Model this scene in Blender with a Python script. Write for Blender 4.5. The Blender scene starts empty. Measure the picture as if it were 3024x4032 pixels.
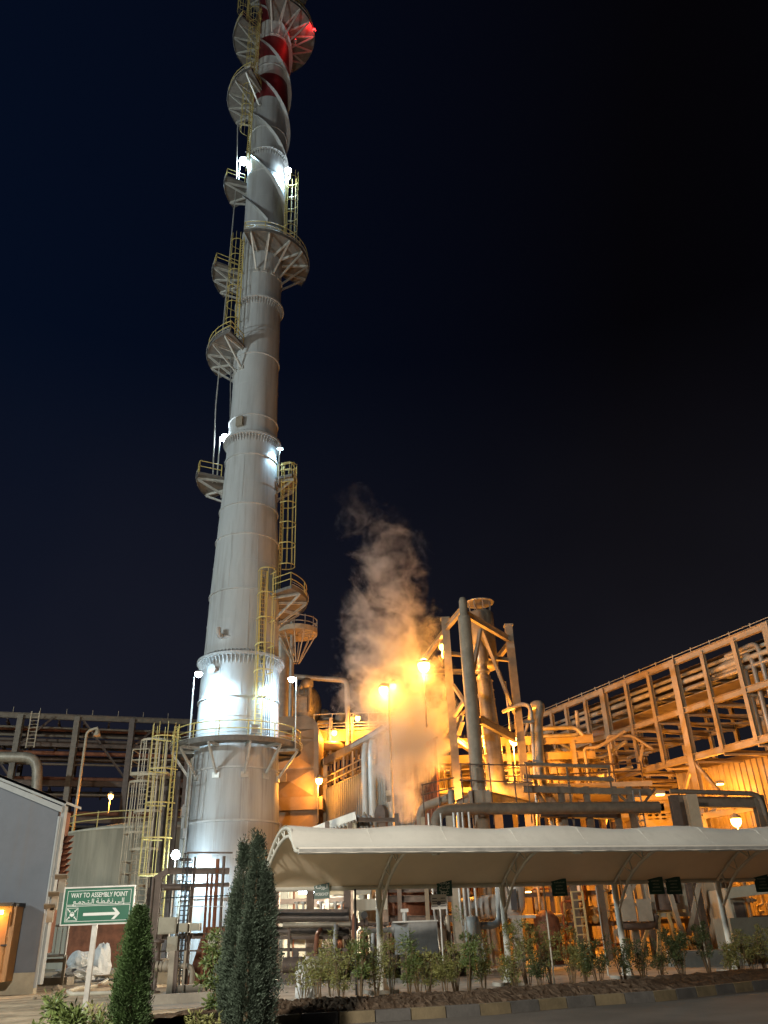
import bpy, math, random
from mathutils import Vector, Matrix
random.seed(7)
R_ = math.radians
PI = math.pi
sc = bpy.context.scene
# ------------------------------------------------------------------ camera
EZ = 1.65; F_ = 3150.0; TH = R_(27.6); RO = R_(2.1)
fw = Vector((0, math.cos(TH), math.sin(TH))); u0 = Vector((0, -math.sin(TH), math.cos(TH))); r0 = Vector((1, 0, 0))
CR = r0*math.cos(RO) - u0*math.sin(RO); CU = u0*math.cos(RO) + r0*math.sin(RO)
cd = bpy.data.cameras.new('camera'); cam = bpy.data.objects.new('camera', cd); sc.collection.objects.link(cam)
m = Matrix((CR, CU, -fw)).transposed().to_4x4(); m.translation = (0, 0, EZ); cam.matrix_world = m
cd.sensor_fit = 'VERTICAL'; cd.sensor_height = 36; cd.lens = 36*F_/4032; cd.clip_end = 3000; cd.clip_start = 0.1
sc.camera = cam
sc.render.resolution_x = 768; sc.render.resolution_y = 1024
# ------------------------------------------------------------------ night sky (a world gradient, nothing baked)
w = bpy.data.worlds.new("World"); sc.world = w; w.use_nodes = True
nt = w.node_tree; bg = nt.nodes['Background']
def N(nt, t, **k):
    n = nt.nodes.new(t)
    for a, b in k.items():
        if a in n.inputs: n.inputs[a].default_value = b
        else: setattr(n, a, b)
    return n
tc = N(nt, 'ShaderNodeTexCoord'); sx = N(nt, 'ShaderNodeSeparateXYZ'); nt.links.new(tc.outputs['Generated'], sx.inputs[0])
mr = N(nt, 'ShaderNodeMapRange'); mr.inputs[1].default_value = -0.40; mr.inputs[2].default_value = 0.30
nt.links.new(sx.outputs['X'], mr.inputs[0])
mx = N(nt, 'ShaderNodeMix', data_type='RGBA'); mx.inputs[6].default_value = (0.0015, 0.0040, 0.0130, 1); mx.inputs[7].default_value = (0.0013, 0.0011, 0.0019, 1)
nt.links.new(mr.outputs[0], mx.inputs[0])
m2 = N(nt, 'ShaderNodeMapRange'); m2.inputs[1].default_value = 0.62; m2.inputs[2].default_value = 0.02
nt.links.new(sx.outputs['Z'], m2.inputs[0])
ns = N(nt, 'ShaderNodeTexNoise', Scale=2.2, Detail=3.0); nt.links.new(tc.outputs['Generated'], ns.inputs['Vector'])
mu = N(nt, 'ShaderNodeMath', operation='MULTIPLY'); nt.links.new(m2.outputs[0], mu.inputs[0]); nt.links.new(ns.outputs[0], mu.inputs[1])
mx2 = N(nt, 'ShaderNodeMix', data_type='RGBA'); mx2.inputs[7].default_value = (0.022, 0.021, 0.028, 1)
nt.links.new(mu.outputs[0], mx2.inputs[0]); nt.links.new(mx.outputs[2], mx2.inputs[6]); nt.links.new(mx2.outputs[2], bg.inputs[0])
bg.inputs[1].default_value = 1.0
sc.view_settings.view_transform = 'Standard'; sc.view_settings.look = 'None'; sc.view_settings.exposure = 0; sc.view_settings.gamma = 1
sc.cycles.use_denoising = True; sc.cycles.max_bounces = 6; sc.cycles.volume_bounces = 1; sc.cycles.volume_max_steps = 96
sc.cycles.sample_clamp_indirect = 4; sc.cycles.use_light_tree = True
# ------------------------------------------------------------------ pixel of the photograph -> point of the place at a chosen distance
def ray(px, py): return fw + CR*((px-1512)/F_) - CU*((py-2016)/F_)
def P(px, py, Y):
    r = ray(px, py); t = Y/r.y; return Vector((r.x*t, Y, EZ+r.z*t))
def G(px, py, z=0.0):
    r = ray(px, py); t = (z-EZ)/r.z; return Vector((r.x*t, r.y*t, z))
CROP = dict(a=(500, 2400, 2.074), b=(0, 2700, 2.074), c=(0, 3300, 1.843), d=(1100, 2200, 2.011), e=(1500, 2300, 2.074),
    f=(2200, 2400, 2.013), g=(800, 3200, 1.843), h=(1500, 3200, 2.074), i=(2200, 3200, 2.013), j=(1250, 2750, 4.0225),
    k=(2050, 2950, 3.016), l=(600, 3300, 3.16), m=(1100, 3450, 2.765), n=(2400, 3450, 2.659), p=(1050, 2600, 4.1475),
    q=(750, 0, 2.765), r=(750, 800, 2.765), s=(750, 1600, 2.765), D=(0, 0, 0.54862))
def Q(c, x, y, Y): o = CROP[c]; return P(o[0]+x/o[2], o[1]+y/o[2], Y)
def QG(c, x, y, z=0.0): o = CROP[c]; return G(o[0]+x/o[2], o[1]+y/o[2], z)
# ------------------------------------------------------------------ materials
M = {}
def mat(name, col, rough=0.6, metal=0.0, var=0.25, scale=1.5, bump=0.0, bscale=30, col2=None, stretch=None, emit=None, spec=0.5, streak=0):
    m = bpy.data.materials.new(name); m.use_nodes = True; t = m.node_tree; b = t.nodes['Principled BSDF']
    b.inputs['Roughness'].default_value = rough; b.inputs['Metallic'].default_value = metal
    b.inputs['Specular IOR Level'].default_value = spec
    c = N(t, 'ShaderNodeTexCoord'); mp = N(t, 'ShaderNodeMapping'); t.links.new(c.outputs['Object'], mp.inputs[0])
    if stretch: mp.inputs['Scale'].default_value = stretch
    n = N(t, 'ShaderNodeTexNoise', Scale=scale, Detail=6.0, Roughness=0.65); t.links.new(mp.outputs[0], n.inputs['Vector'])
    cr = N(t, 'ShaderNodeValToRGB'); t.links.new(n.outputs[0], cr.inputs[0])
    c2 = col2 or tuple(v*(1-var) for v in col)
    cr.color_ramp.elements[0].position = 0.38; cr.color_ramp.elements[1].position = 0.62
    cr.color_ramp.elements[0].color = (*c2, 1); cr.color_ramp.elements[1].color = (*col, 1)
    if streak:
        mp3 = N(t, 'ShaderNodeMapping'); mp3.inputs['Scale'].default_value = (2.2, 2.2, .10); t.links.new(c.outputs['Object'], mp3.inputs[0])
        n3 = N(t, 'ShaderNodeTexNoise', Scale=1.1, Detail=8.0, Roughness=.7); t.links.new(mp3.outputs[0], n3.inputs['Vector'])
        r3 = N(t, 'ShaderNodeMapRange'); r3.inputs[1].default_value = .5; r3.inputs[2].default_value = .72; r3.inputs[4].default_value = streak; t.links.new(n3.outputs[0], r3.inputs[0])
        x3 = N(t, 'ShaderNodeMix', data_type='RGBA'); x3.inputs[7].default_value = (.16, .12, .09, 1); t.links.new(r3.outputs[0], x3.inputs[0]); t.links.new(cr.outputs[0], x3.inputs[6]); t.links.new(x3.outputs[2], b.inputs['Base Color'])
    else: t.links.new(cr.outputs[0], b.inputs['Base Color'])
    if bump:
        n2 = N(t, 'ShaderNodeTexNoise', Scale=bscale, Detail=5.0); t.links.new(c.outputs['Object'], n2.inputs['Vector'])
        bp = N(t, 'ShaderNodeBump', Strength=bump, Distance=0.05); t.links.new(n2.outputs[0], bp.inputs['Height']); t.links.new(bp.outputs[0], b.inputs['Normal'])
    if emit:
        b.inputs['Emission Color'].default_value = (*emit[0], 1); b.inputs['Emission Strength'].default_value = emit[1]
    M[name] = m; return m
mat('shell', (.48, .50, .505), .5, 0, .16, .5, .05, 8, stretch=(1, 1, .25), streak=.45)
mat('shell_steel', (.42, .44, .45), .5, .1, .22, .6, .05, 6, stretch=(2.5, 2.5, .12), streak=.6)
mat('galv', (.30, .30, .29), .5, .3, .25, 3)
mat('grating', (.2, .19, .175), .7, .3, .3, 3)
mat('galv_bright', (.55, .55, .52), .4, .3, .25, 3)
mat('red', (.20, .022, .025), .5, 0, .2, 1)
mat('white', (.72, .71, .68), .5, 0, .12, 1)
mat('yellow', (.62, .5, .17), .45, 0, .15, 4)
mat('weathered_steel', (.19, .155, .115), .6, .1, .3, 3, streak=.4)
mat('brown_steel', (.13, .095, .075), .6, .1, .3, 3)
mat('steel_grey', (.34, .29, .22), .6, .1, .25, 2, .04, 12)
mat('tan_steel', (.47, .385, .27), .6, 0, .2, 1.5)
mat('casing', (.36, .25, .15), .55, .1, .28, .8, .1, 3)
mat('insul', (.45, .42, .36), .4, .35, .2, 2, .1, 5, streak=.4)
mat('insul_dirty', (.36, .32, .25), .5, .2, .35, 1.5, .12, 6, streak=.6)
mat('cream', (.52, .48, .38), .6, 0, .25, 1, .05, 10, stretch=(2, 2, .2))
mat('white_clad', (.55, .55, .52), .45, .1, .15, 1, streak=.4)
mat('clad', (.25, .235, .20), .6, .1, .2, .8, streak=.5)
mat('clad_tan', (.34, .27, .19), .55, .1, .2, .8, streak=.5)
mat('shed_blue', (.145, .16, .185), .6, 0, .12, 1, streak=.25)
mat('shed_trim', (.36, .38, .38), .6, 0, .15, 1)
mat('plinth', (.42, .37, .27), .8, 0, .2, 2, .2, 20)
mat('rust', (.26, .1, .05), .75, .1, .45, 2)
mat('dark', (.03, .03, .03), .6, .1, .3, 3)
mat('vessel_dark', (.10, .085, .075), .5, .3, .3, 2)
mat('fabric', (.80, .77, .68), .75, 0, .1, .5, .05, 2.5, streak=.12)
mat('warm_bounce_underside', (.74, .63, .47), .8, 0, .1, .5, .05, 2.5)  # canopy underside: warm bounce from the sodium-lit ground painted into the tan
mat('post_white', (.58, .57, .5), .5, 0, .15, 3)
mat('sand', (.60, .50, .35), .9, 0, .5, .9, 1.0, 5, spec=.2)
mat('asphalt', (.115, .10, .085), .8, 0, .35, .35, .3, 60, spec=.3)
mat('concrete', (.42, .39, .33), .85, 0, .3, 1.2, .25, 15)
mat('soil', (.10, .068, .045), .95, 0, .45, 4, .9, 14, spec=.1)
mat('kerb_yellow', (.16, .125, .07), .8, 0, .3, 3, .2, 20)
mat('kerb_grey', (.09, .085, .078), .8, 0, .3, 3, .2, 20)
mat('sign_green', (.012, .11, .065), .35, 0, .08, 3)
mat('sign_dark', (.008, .06, .042), .4, 0, .1, 3)
mat('sign_white', (.6, .64, .62), .4, 0, .03, 3)
mat('paper', (.6, .58, .54), .5, 0, .06, 3)
mat('ink', (.08, .08, .09), .6, 0, .1, 3)
mat('faded_ink', (.22, .27, .22), .6, 0, .1, 3)
mat('cypress', (.045, .088, .022), .65, 0, .45, 3.5)
mat('juniper', (.062, .09, .06), .65, 0, .45, 3)
mat('leaf', (.22, .23, .07), .6, 0, .45, 3)
mat('leaf_dark', (.07, .10, .035), .6, 0, .4, 3)
mat('leaf_bright', (.12, .17, .045), .55, 0, .4, 3)
mat('stem', (.16, .11, .06), .8, 0, .3, 6)
mat('bag', (.62, .63, .62), .55, 0, .15, 3, .5, 12)
mat('wood', (.25, .19, .12), .8, 0, .3, 5)
mat('stone', (.3, .25, .18), .9, 0, .3, 5, .4, 12)
mat('door_orange', (.42, .2, .06), .6, 0, .2, 2)
mat('box_beige', (.36, .34, .26), .5, 0, .15, 3)
mat('hose', (.55, .52, .42), .6, 0, .2, 3)
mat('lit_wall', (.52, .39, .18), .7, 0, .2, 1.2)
def emat(n, c, s):
    m = bpy.data.materials.new(n); m.use_nodes = True; t = m.node_tree; t.nodes.remove(t.nodes['Principled BSDF'])
    e = N(t, 'ShaderNodeEmission'); e.inputs[0].default_value = (*c, 1); e.inputs[1].default_value = s
    t.links.new(e.outputs[0], t.nodes['Material Output'].inputs[0]); M[n] = m
SOD = (1, .36, .04); CW = (.52, .80, 1.0)
emat('bulb_sodium', (1, .60, .13), 22); emat('bulb_white', (.8, .93, 1), 60); emat('bulb_red', (1, .02, .02), 14); emat('bulb_small', (1, .5, .1), 3)
# ------------------------------------------------------------------ mesh builder
def wl(o):
    v = Vector((0, 0, 0))
    while o: v += o.location; o = o.parent
    return v
class MB:
    def __init__(s): s.v = []; s.f = []; s.sm = []
    def add(s, vs, fs, smooth=False):
        n = len(s.v); s.v += [tuple(x) for x in vs]; s.f += [tuple(i+n for i in f) for f in fs]; s.sm += [smooth]*len(fs); return s
    def box(s, c, size, rz=0.0, rx=0.0):
        c = Vector(c); a, b, d = [k/2 for k in size]; mt = Matrix.Rotation(rz, 3, 'Z') @ Matrix.Rotation(rx, 3, 'X')
        vs = [c + mt @ Vector((x, y, z)) for x in (-a, a) for y in (-b, b) for z in (-d, d)]
        return s.add(vs, [(0, 1, 3, 2), (4, 6, 7, 5), (0, 4, 5, 1), (2, 3, 7, 6), (0, 2, 6, 4), (1, 5, 7, 3)])
    def bb(s, x0, x1, y0, y1, z0, z1): return s.box(((x0+x1)/2, (y0+y1)/2, (z0+z1)/2), (x1-x0, y1-y0, z1-z0))
    def fr(s, p, q, up=None):
        p = Vector(p); q = Vector(q); d = (q-p).normalized()
        u = Vector(up) if up else (Vector((0, 0, 1)) if abs(d.z) < .9 else Vector((0, 1, 0)))
        a = d.cross(u).normalized(); b = a.cross(d).normalized(); return p, q, a, b
    def bar(s, p, q, w, h=None, up=None):
        h = h or w; p, q, a, b = s.fr(p, q, up)
        vs = [e + a*(i*w/2) + b*(j*h/2) for e in (p, q) for i, j in ((-1, -1), (1, -1), (1, 1), (-1, 1))]
        return s.add(vs, [(3, 2, 1, 0), (4, 5, 6, 7), (0, 1, 5, 4), (1, 2, 6, 5), (2, 3, 7, 6), (3, 0, 4, 7)])
    def ib(s, p, q, w, h, up=None):       # I-section
        p, q, a, b = s.fr(p, q, up); t = max(.03, h*.08)
        for k in (-1, 1): s.bar(p+b*(k*(h-t)/2), q+b*(k*(h-t)/2), w, t, up=tuple(b))
        return s.bar(p, q, t*.8, h-2*t+.002, up=tuple(b))
    def tube(s, pts, r, n=8, caps=True):
        pts = [Vector(p) for p in pts]; L = len(pts); rs = r if isinstance(r, (list, tuple)) else [r]*L
        d0 = (pts[1]-pts[0]).normalized(); a = d0.orthogonal().normalized(); vs = []
        for i, p in enumerate(pts):
            if i == 0: d = d0
            elif i == L-1: d = (pts[-1]-pts[-2]).normalized()
            else: d = ((pts[i]-pts[i-1]).normalized()+(pts[i+1]-pts[i]).normalized()).normalized()
            a = (a - d*a.dot(d)).normalized(); b = d.cross(a)
            for k in range(n):
                t = 2*PI*k/n; vs.append(p + (a*math.cos(t)+b*math.sin(t))*rs[i])
        fs = [(i*n+k, i*n+(k+1) % n, (i+1)*n+(k+1) % n, (i+1)*n+k) for i in range(L-1) for k in range(n)]
        s.add(vs, fs, True)
        if caps: s.add(vs[:n], [tuple(range(n))[::-1]]); s.add(vs[-n:], [tuple(range(n))])
        return s
    def pipe(s, pts, r, n=12, rad=None):   # pipe with rounded elbows
        pts = [Vector(p) for p in pts]; rad = rad or r*2.5; out = [pts[0]]
        for i in range(1, len(pts)-1):
            a = (pts[i-1]-pts[i]); b = (pts[i+1]-pts[i]); k = min(rad, a.length*.45, b.length*.45); a.normalize(); b.normalize()
            for t in range(6):
                t /= 5; out.append(pts[i]+a*k*(1-t)**2+b*k*t**2)
        out.append(pts[-1]); return s.tube(out, r, n)
    def lathe(s, c, prof, n=32, a0=0.0, a1=2*PI, smooth=True):
        c = Vector(c); full = abs(a1-a0-2*PI) < 1e-6; m_ = n if full else n+1
        vs = [c+Vector((r*math.sin(a0+(a1-a0)*k/n), -r*math.cos(a0+(a1-a0)*k/n), z)) for r, z in prof for k in range(m_)]
        fs = [(i*m_+k, i*m_+(k+1) % m_, (i+1)*m_+(k+1) % m_, (i+1)*m_+k) for i in range(len(prof)-1) for k in range(n)]
        return s.add(vs, fs, smooth)
    def sph(s, c, r, n=10, sz=1.0):
        return s.lathe(c, [(max(1e-4, r*math.sin(PI*k/n)), -r*sz*math.cos(PI*k/n)) for k in range(n+1)], n*2)
    def quad(s, a, b, c, d, t=0.0):
        a, b, c, d = [Vector(x) for x in (a, b, c, d)]
        if not t: return s.add([a, b, c, d], [(0, 1, 2, 3)])
        nn = (b-a).cross(d-a).normalized()*t
        return s.add([a, b, c, d, a-nn, b-nn, c-nn, d-nn], [(0, 1, 2, 3), (7, 6, 5, 4), (0, 4, 5, 1), (1, 5, 6, 2), (2, 6, 7, 3), (3, 7, 4, 0)])
    def poly(s, pts, nrm, t):
        pts = [Vector(p) for p in pts]; n = len(pts); nn = Vector(nrm).normalized()*t
        return s.add(pts+[p-nn for p in pts], [tuple(range(n)), tuple(range(2*n-1, n-1, -1))]+[(i, i+n, (i+1) % n+n, (i+1) % n) for i in range(n)])
    def build(s, name, m_, parent=None, loc=None):
        me = bpy.data.meshes.new(name); o = bpy.data.objects.new(name, me); sc.collection.objects.link(o)
        if parent: o.parent = parent; off = wl(parent)
        else: off = Vector(loc or (0, 0, 0)); o.location = off
        me.from_pydata([(x-off.x, y-off.y, z-off.z) for x, y, z in s.v], [], s.f)
        me.polygons.foreach_set('use_smooth', s.sm); me.materials.append(M[m_]); me.validate(); me.update()
        return o
def tag(o, label, cat, group=None, kind=None):
    if label: o['label'] = label
    if cat: o['category'] = cat
    if group: o['group'] = group
    if kind: o['kind'] = kind
    return o
def thing(name, loc, label, cat, group=None):
    o = bpy.data.objects.new(name, None); sc.collection.objects.link(o); o.location = loc; o.empty_display_size = .3
    return tag(o, label, cat, group)
def struct(name, mb, m_, kind='structure', label=None): o = mb.build(name, m_); o['kind'] = kind; return o
def copy_tree(o, parent=None):
    c = o.copy(); sc.collection.objects.link(c); c.parent = parent
    for ch in list(o.children): copy_tree(ch, c)
    return c
def light(loc, col, W, parent=None, r=.12, spot=None, target=None, blend=.6):
    L = bpy.data.lights.new('lamp_light', 'SPOT' if spot else 'POINT'); L.color = col; L.energy = W; L.shadow_soft_size = r
    o = bpy.data.objects.new('lamp_light', L); sc.collection.objects.link(o)
    if parent: o.parent = parent; o.location = Vector(loc)-wl(parent)
    else: o.location = loc
    if spot:
        L.spot_size = R_(spot); L.spot_blend = blend
        o.rotation_euler = (Vector(target)-Vector(loc)).to_track_quat('-Z', 'Y').to_euler()
    return o
def dirz(a): a = R_(a); return Vector((math.sin(a), -math.cos(a), 0))
# ================================================================== GROUND
def in_noise(x, y): return .5*math.sin(x*1.3+y*.7)+.3*math.sin(x*3.1-y*2.3+1)+.2*math.sin(x*6.7+y*5.9)
g = MB(); g.quad((-900, -60, 0), (900, -60, 0), (900, 1500, 0), (-900, 1500, 0)); struct('ground', g, 'sand')
# kerb line (outer foot) followed from the left corner to the right
KP = [QG('g', 250, 1640), QG('g', 530, 1560), QG('g', 1060, 1532), QG('h', 160, 1700), QG('h', 900, 1655), QG('h', 1659, 1585), QG('i', 800, 1500), QG('i', 1659, 1400)]
KP = [Vector((p.x, p.y, 0)) for p in KP]; dlast = (KP[-1]-KP[-3]).normalized(); KP.append(KP[-1]+dlast*25)
road = MB(); rv = [Vector((p.x, p.y, .004)) for p in KP]
road.add([Vector((-30, -40, .004)), Vector((60, -40, .004))]+[rv[-1]]+rv[::-1][1:]+[Vector((-6, 12, .004)), Vector((-30, 9, .004))], [tuple(range(len(rv)+4))]); struct('road', road, 'asphalt')
# concrete apron behind the planting
pad = MB(); pad.quad((-7.2, 24.2, .008), (40, 40, .008), (40, 58, .008), (-10, 46, .008)); struct('pavement', pad, 'concrete')
# planting bed: a lumpy strip of dug soil behind the kerb
bed = MB(); NB = 260; vs = []
def kpt(t):
    t = t*(len(KP)-1); i = min(int(t), len(KP)-2); return KP[i].lerp(KP[i+1], t-i)
for i in range(NB+1):
    p = kpt(i/NB); q = kpt(min(1, i/NB+.004)); qq = kpt(max(0, i/NB-.004)); d = (q-qq).normalized(); n_ = Vector((-d.y, d.x, 0))
    for j in range(15):
        u = j/14; z = .16+.2*math.sin(PI*u)+.05*(random.random()-.5)+.05*in_noise(p.x*2, j)
        if j == 14: z = -.05
        if j == 0: z = .15
        vs.append(p+n_*(.16+u*2.5)+Vector((random.uniform(-.05, .05), random.uniform(-.05, .05), z)))
bed.add(vs, [(i*15+j, i*15+j+1, (i+1)*15+j+1, (i+1)*15+j) for i in range(NB) for j in range(14)], False); struct('planting_bed_soil', bed, 'soil')
# kerb stones: yellow and grey, painted alternately
kerbs = [MB(), MB()]; acc = 0.0; k = 0
seg = []
tot = [0]
for i in range(len(KP)-1): tot.append(tot[-1]+(KP[i+1]-KP[i]).length)
def along(s_):
    for i in range(len(KP)-1):
        if s_ <= tot[i+1] or i == len(KP)-2: return KP[i].lerp(KP[i+1], (s_-tot[i])/(tot[i+1]-tot[i]))
s_ = 0.0
while s_ < tot[-1]-1:
    a = along(s_+.012); b = along(min(tot[-1], s_+.74)); d = (b-a).normalized(); n_ = Vector((-d.y, d.x, 0)); h = .21
    kerbs[k % 2].add([a, b, b+n_*.17, a+n_*.17, a+n_*.03+Vector((0, 0, h)), b+n_*.03+Vector((0, 0, h)), b+n_*.17+Vector((0, 0, h)), a+n_*.17+Vector((0, 0, h))],
        [(0, 1, 5, 4), (1, 2, 6, 5), (2, 3, 7, 6), (3, 0, 4, 7), (4, 5, 6, 7)])
    k += 1; s_ += .752
kb = kerbs[0].build('kerb', 'kerb_yellow'); kb['kind'] = 'structure'; kg = kerbs[1].build('kerb', 'kerb_grey'); kg['kind'] = 'structure'
# ================================================================== STACK
SX, SY = -10.88, 57.0; AX = Vector((SX, SY, 0))
stack = thing('chimney_stack', (SX, SY, 0), 'tall grey steel chimney with red and white bands, yellow ladders and bright floodlights', 'chimney')
def rad(z):
    T = [(0, 3.12), (8, 3.06), (13, 2.9), (18, 2.82), (20, 2.7), (24, 2.6), (29, 2.4), (33.5, 2.2), (38, 2.08), (42, 1.97), (60, 1.92), (110, 1.86)]
    for (a, b), (c, d) in zip(T, T[1:]):
        if z <= c: return b+(d-b)*(z-a)/(c-a)
    return 1.86
def shell(z0, z1, name, m_, step=1.0, off=0.0):
    n = max(1, round((z1-z0)/step)); prof = [(rad(z0+(z1-z0)*i/n)+off, z0+(z1-z0)*i/n) for i in range(n+1)]
    return MB().lathe(AX, prof, 64).build(name, m_, stack)
shell(0, 12.9, 'lower_shell', 'shell_steel'); shell(12.9, 81.3, 'shell', 'shell', 1.2)
BANDS = [(81.3, 85.2, 'red'), (85.2, 88.3, 'white'), (88.3, 91.9, 'red'), (91.9, 95.0, 'white'), (95.0, 105, 'red')]
for z0, z1, c in BANDS: shell(z0, z1, 'paint_band', c)
for z in (3.8, 8.2, 11.5, 16.3, 24.3, 28.9, 31.6, 36.2, 40.1, 46.6, 62.1, 69.9, 76.5, 86.9):        # stiffening rings
    r = rad(z); MB().lathe(AX, [(r-.02, z-.07), (r+.09, z-.06), (r+.09, z+.06), (r-.02, z+.07)], 64, smooth=False).build('stiffener_ring', 'shell', stack)
for z in (14.9, 22.0, 26.7, 33.6, 43.5, 49.6, 56.6, 66.2, 73.9, 79.4):         # thin weld seams
    r = rad(z); MB().lathe(AX, [(r-.01, z-.025), (r+.022, z), (r-.01, z+.025)], 64).build('weld_seam', 'shell', stack)
for z0, z1, aa in ((13, 16.3, (-20, 22)), (16.3, 19, (12, -44)), (19.4, 24.3, (18, -60)), (24.3, 28.9, (30, -18)), (31.6, 36.2, (-5,)), (46.6, 52, (10,)), (8.2, 11.5, (-30, 20)), (3.8, 8.2, (-12, 28))):
    for a_ in aa:
        d = dirz(a_); MB().bar(AX+d*(rad(z0)+.004)+Vector((0, 0, z0)), AX+d*(rad(z1)+.004)+Vector((0, 0, z1)), .05, .03, up=tuple(d)).build('vertical_seam', 'shell', stack)
# bolted flanges with gusset plates
for z, ex, ng in ((19.2, .42, 64), (38.1, .34, 56), (52.9, .32, 52), (72.9, .3, 48)):
    r = rad(z); fo = MB().lathe(AX, [(r-.02, z-.06), (r+ex, z-.06), (r+ex, z+.14), (r-.02, z+.14)], 64, smooth=False).build('flange', 'shell', stack)
    gm = MB()
    for i in range(ng):
        a_ = 360*(i+.5)/ng; d = dirz(a_); t = Vector((-d.y, d.x, 0))*.025
        for sgn in (-1, 1):
            zb = z-.06 if sgn < 0 else z+.14; hh = .62 if sgn < 0 else .3
            p0 = AX+d*r+Vector((0, 0, zb)); p1 = AX+d*(r+ex-.04)+Vector((0, 0, zb)); p2 = AX+d*r+Vector((0, 0, zb+sgn*hh))
            gm.add([p0+t, p1+t, p2+t, p0-t, p1-t, p2-t], [(0, 1, 2), (5, 4, 3), (0, 3, 4, 1), (1, 4, 5, 2), (2, 5, 3, 0)])
        gm.box(AX+d*(r+ex*.6)+Vector((0, 0, z-.16)), (.1, .1, .1), R_(a_))
    gm.build('gusset', 'shell', fo)
# helical strakes on the upper third
for k in range(3):
    sm_ = MB(); vs = []; n = 180; z0, z1 = 62.5, 98.5; w_ = .42
    for i in range(n+1):
        z = z0+(z1-z0)*i/n; a_ = 360*k/3+20-(z-z0)*360/19.5; d = dirz(a_); t = Vector((0, 0, .03)); r = rad(z)
        for p in (d*(r-.03)+t, d*(r+w_)+t, d*(r+w_)-t, d*(r-.03)-t): vs.append(AX+p+Vector((0, 0, z)))
    sm_.add(vs, [(i*4+j, i*4+(j+1) % 4, (i+1)*4+(j+1) % 4, (i+1)*4+j) for i in range(n) for j in range(4)]); o = sm_.build('strake', 'shell', stack)
    o['label'] = 'helical wind strake winding round the upper shell'
def railing(mb, pts, h=1.1, r=.032, posts=True, mids=(1.1, .6), per=2):
    for hh in mids: mb.tube([p+Vector((0, 0, hh)) for p in pts], r, 5)
    if posts:
        for i, p in enumerate(pts):
            if i % per == 0 or i == len(pts)-1: mb.tube([p, p+Vector((0, 0, h))], r, 5)
    return mb
def platform(z, a0, a1, r1, brk, m_rail='yellow', ends=True, brh=2.0, deckm='grating', toe=True):
    r = rad(z)+.05; n = max(4, int(abs(a1-a0)/8))
    dk = MB(); A0, A1 = R_(a0), R_(a1)
    dk.lathe(AX, [(r, z), (r1, z), (r1, z-.06), (r, z-.06), (r, z)], n, A0, A1, False)
    dk.lathe(AX, [(r1, z+.14), (r1+.02, z+.14), (r1+.02, z-.2), (r1, z-.2), (r1, z+.14)], n, A0, A1, False)
    for a_ in (a0, a1):
        d = dirz(a_); dk.bar(AX+d*(r+.05)+Vector((0, 0, z-.07)), AX+d*(r1+.05)+Vector((0, 0, z-.07)), .06, .24)
    P_ = dk.build('platform', deckm, stack)
    ap = [AX+dirz(a0+(a1-a0)*i/n)*(r1-.04)+Vector((0, 0, z)) for i in range(n+1)]
    rl = MB(); railing(rl, ap, r=.038, per=3)
    if ends:
        for a_, e in ((a0, ap[0]), (a1, ap[-1])):
            if abs(a1-a0) < 350: railing(rl, [e, AX+dirz(a_)*(r+.25)+Vector((0, 0, z))], r=.038, per=1)
    rl.build('railing', m_rail, P_)
    if toe:
        tb = MB()
        for hh in (.12, .3): tb.tube([p+(p-AX-Vector((0, 0, p.z))).normalized()*.14+Vector((0, 0, hh)) for p in ap], .02, 5)
        tb.build('kick_rail', 'galv_bright', P_)
    for a_ in brk:
        d = dirz(a_); b = MB()
        b.ib(AX+d*(r-.05)+Vector((0, 0, z-.17)), AX+d*(r1-.02)+Vector((0, 0, z-.17)), .14, .2)
        b.ib(AX+d*(rad(z-brh)-.02)+Vector((0, 0, z-brh)), AX+d*(r1-.12)+Vector((0, 0, z-.28)), .13, .16)
        b.box(AX+d*(rad(z-brh)+.05)+Vector((0, 0, z-brh)), (.5, .1, .35), R_(a_)); b.build('bracket', 'galv_bright', P_)
    return P_
def ladder(p, az, z0, z1, name, m_, parent, cage=None, cr=.55, nv=7, hoop=1.5, w_=.5, hoopm=None):
    d = dirz(az); t = Vector((-d.y, d.x, 0)); p = Vector((p[0], p[1], 0)); l = MB()
    for s_ in (-1, 1): l.bar(p+t*s_*w_/2+Vector((0, 0, z0)), p+t*s_*w_/2+Vector((0, 0, z1)), .09, .05, up=tuple(d))
    z = z0+.3
    while z < z1: l.tube([p-t*w_/2+Vector((0, 0, z)), p+t*w_/2+Vector((0, 0, z))], .025, 5); z += .32
    lo = l.build(name, m_, parent)
    if cage:
        c = MB(); ca, cb = cage; c0 = p+d*cr*.9
        def cp(th, z): return c0+(d*math.cos(th)+t*math.sin(th))*cr+Vector((0, 0, z))
        z = ca
        while z <= cb+.01:
            pts = [p-t*cr*.8+Vector((0, 0, z))]+[cp(-PI*.62+PI*1.24*i/12, z) for i in range(13)]+[p+t*cr*.8+Vector((0, 0, z))]
            for a_, b_ in zip(pts, pts[1:]): c.bar(a_, b_, .02, .075)
            z += hoop
        for i in range(nv):
            th = -PI*.62+PI*1.24*i/(nv-1); c.bar(cp(th, ca), cp(th, cb), .035, .015)
        c.build('cage', hoopm or m_, lo)
    return lo
def att(a_, r): d = dirz(a_)*r; return (SX+d.x, SY+d.y)
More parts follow.
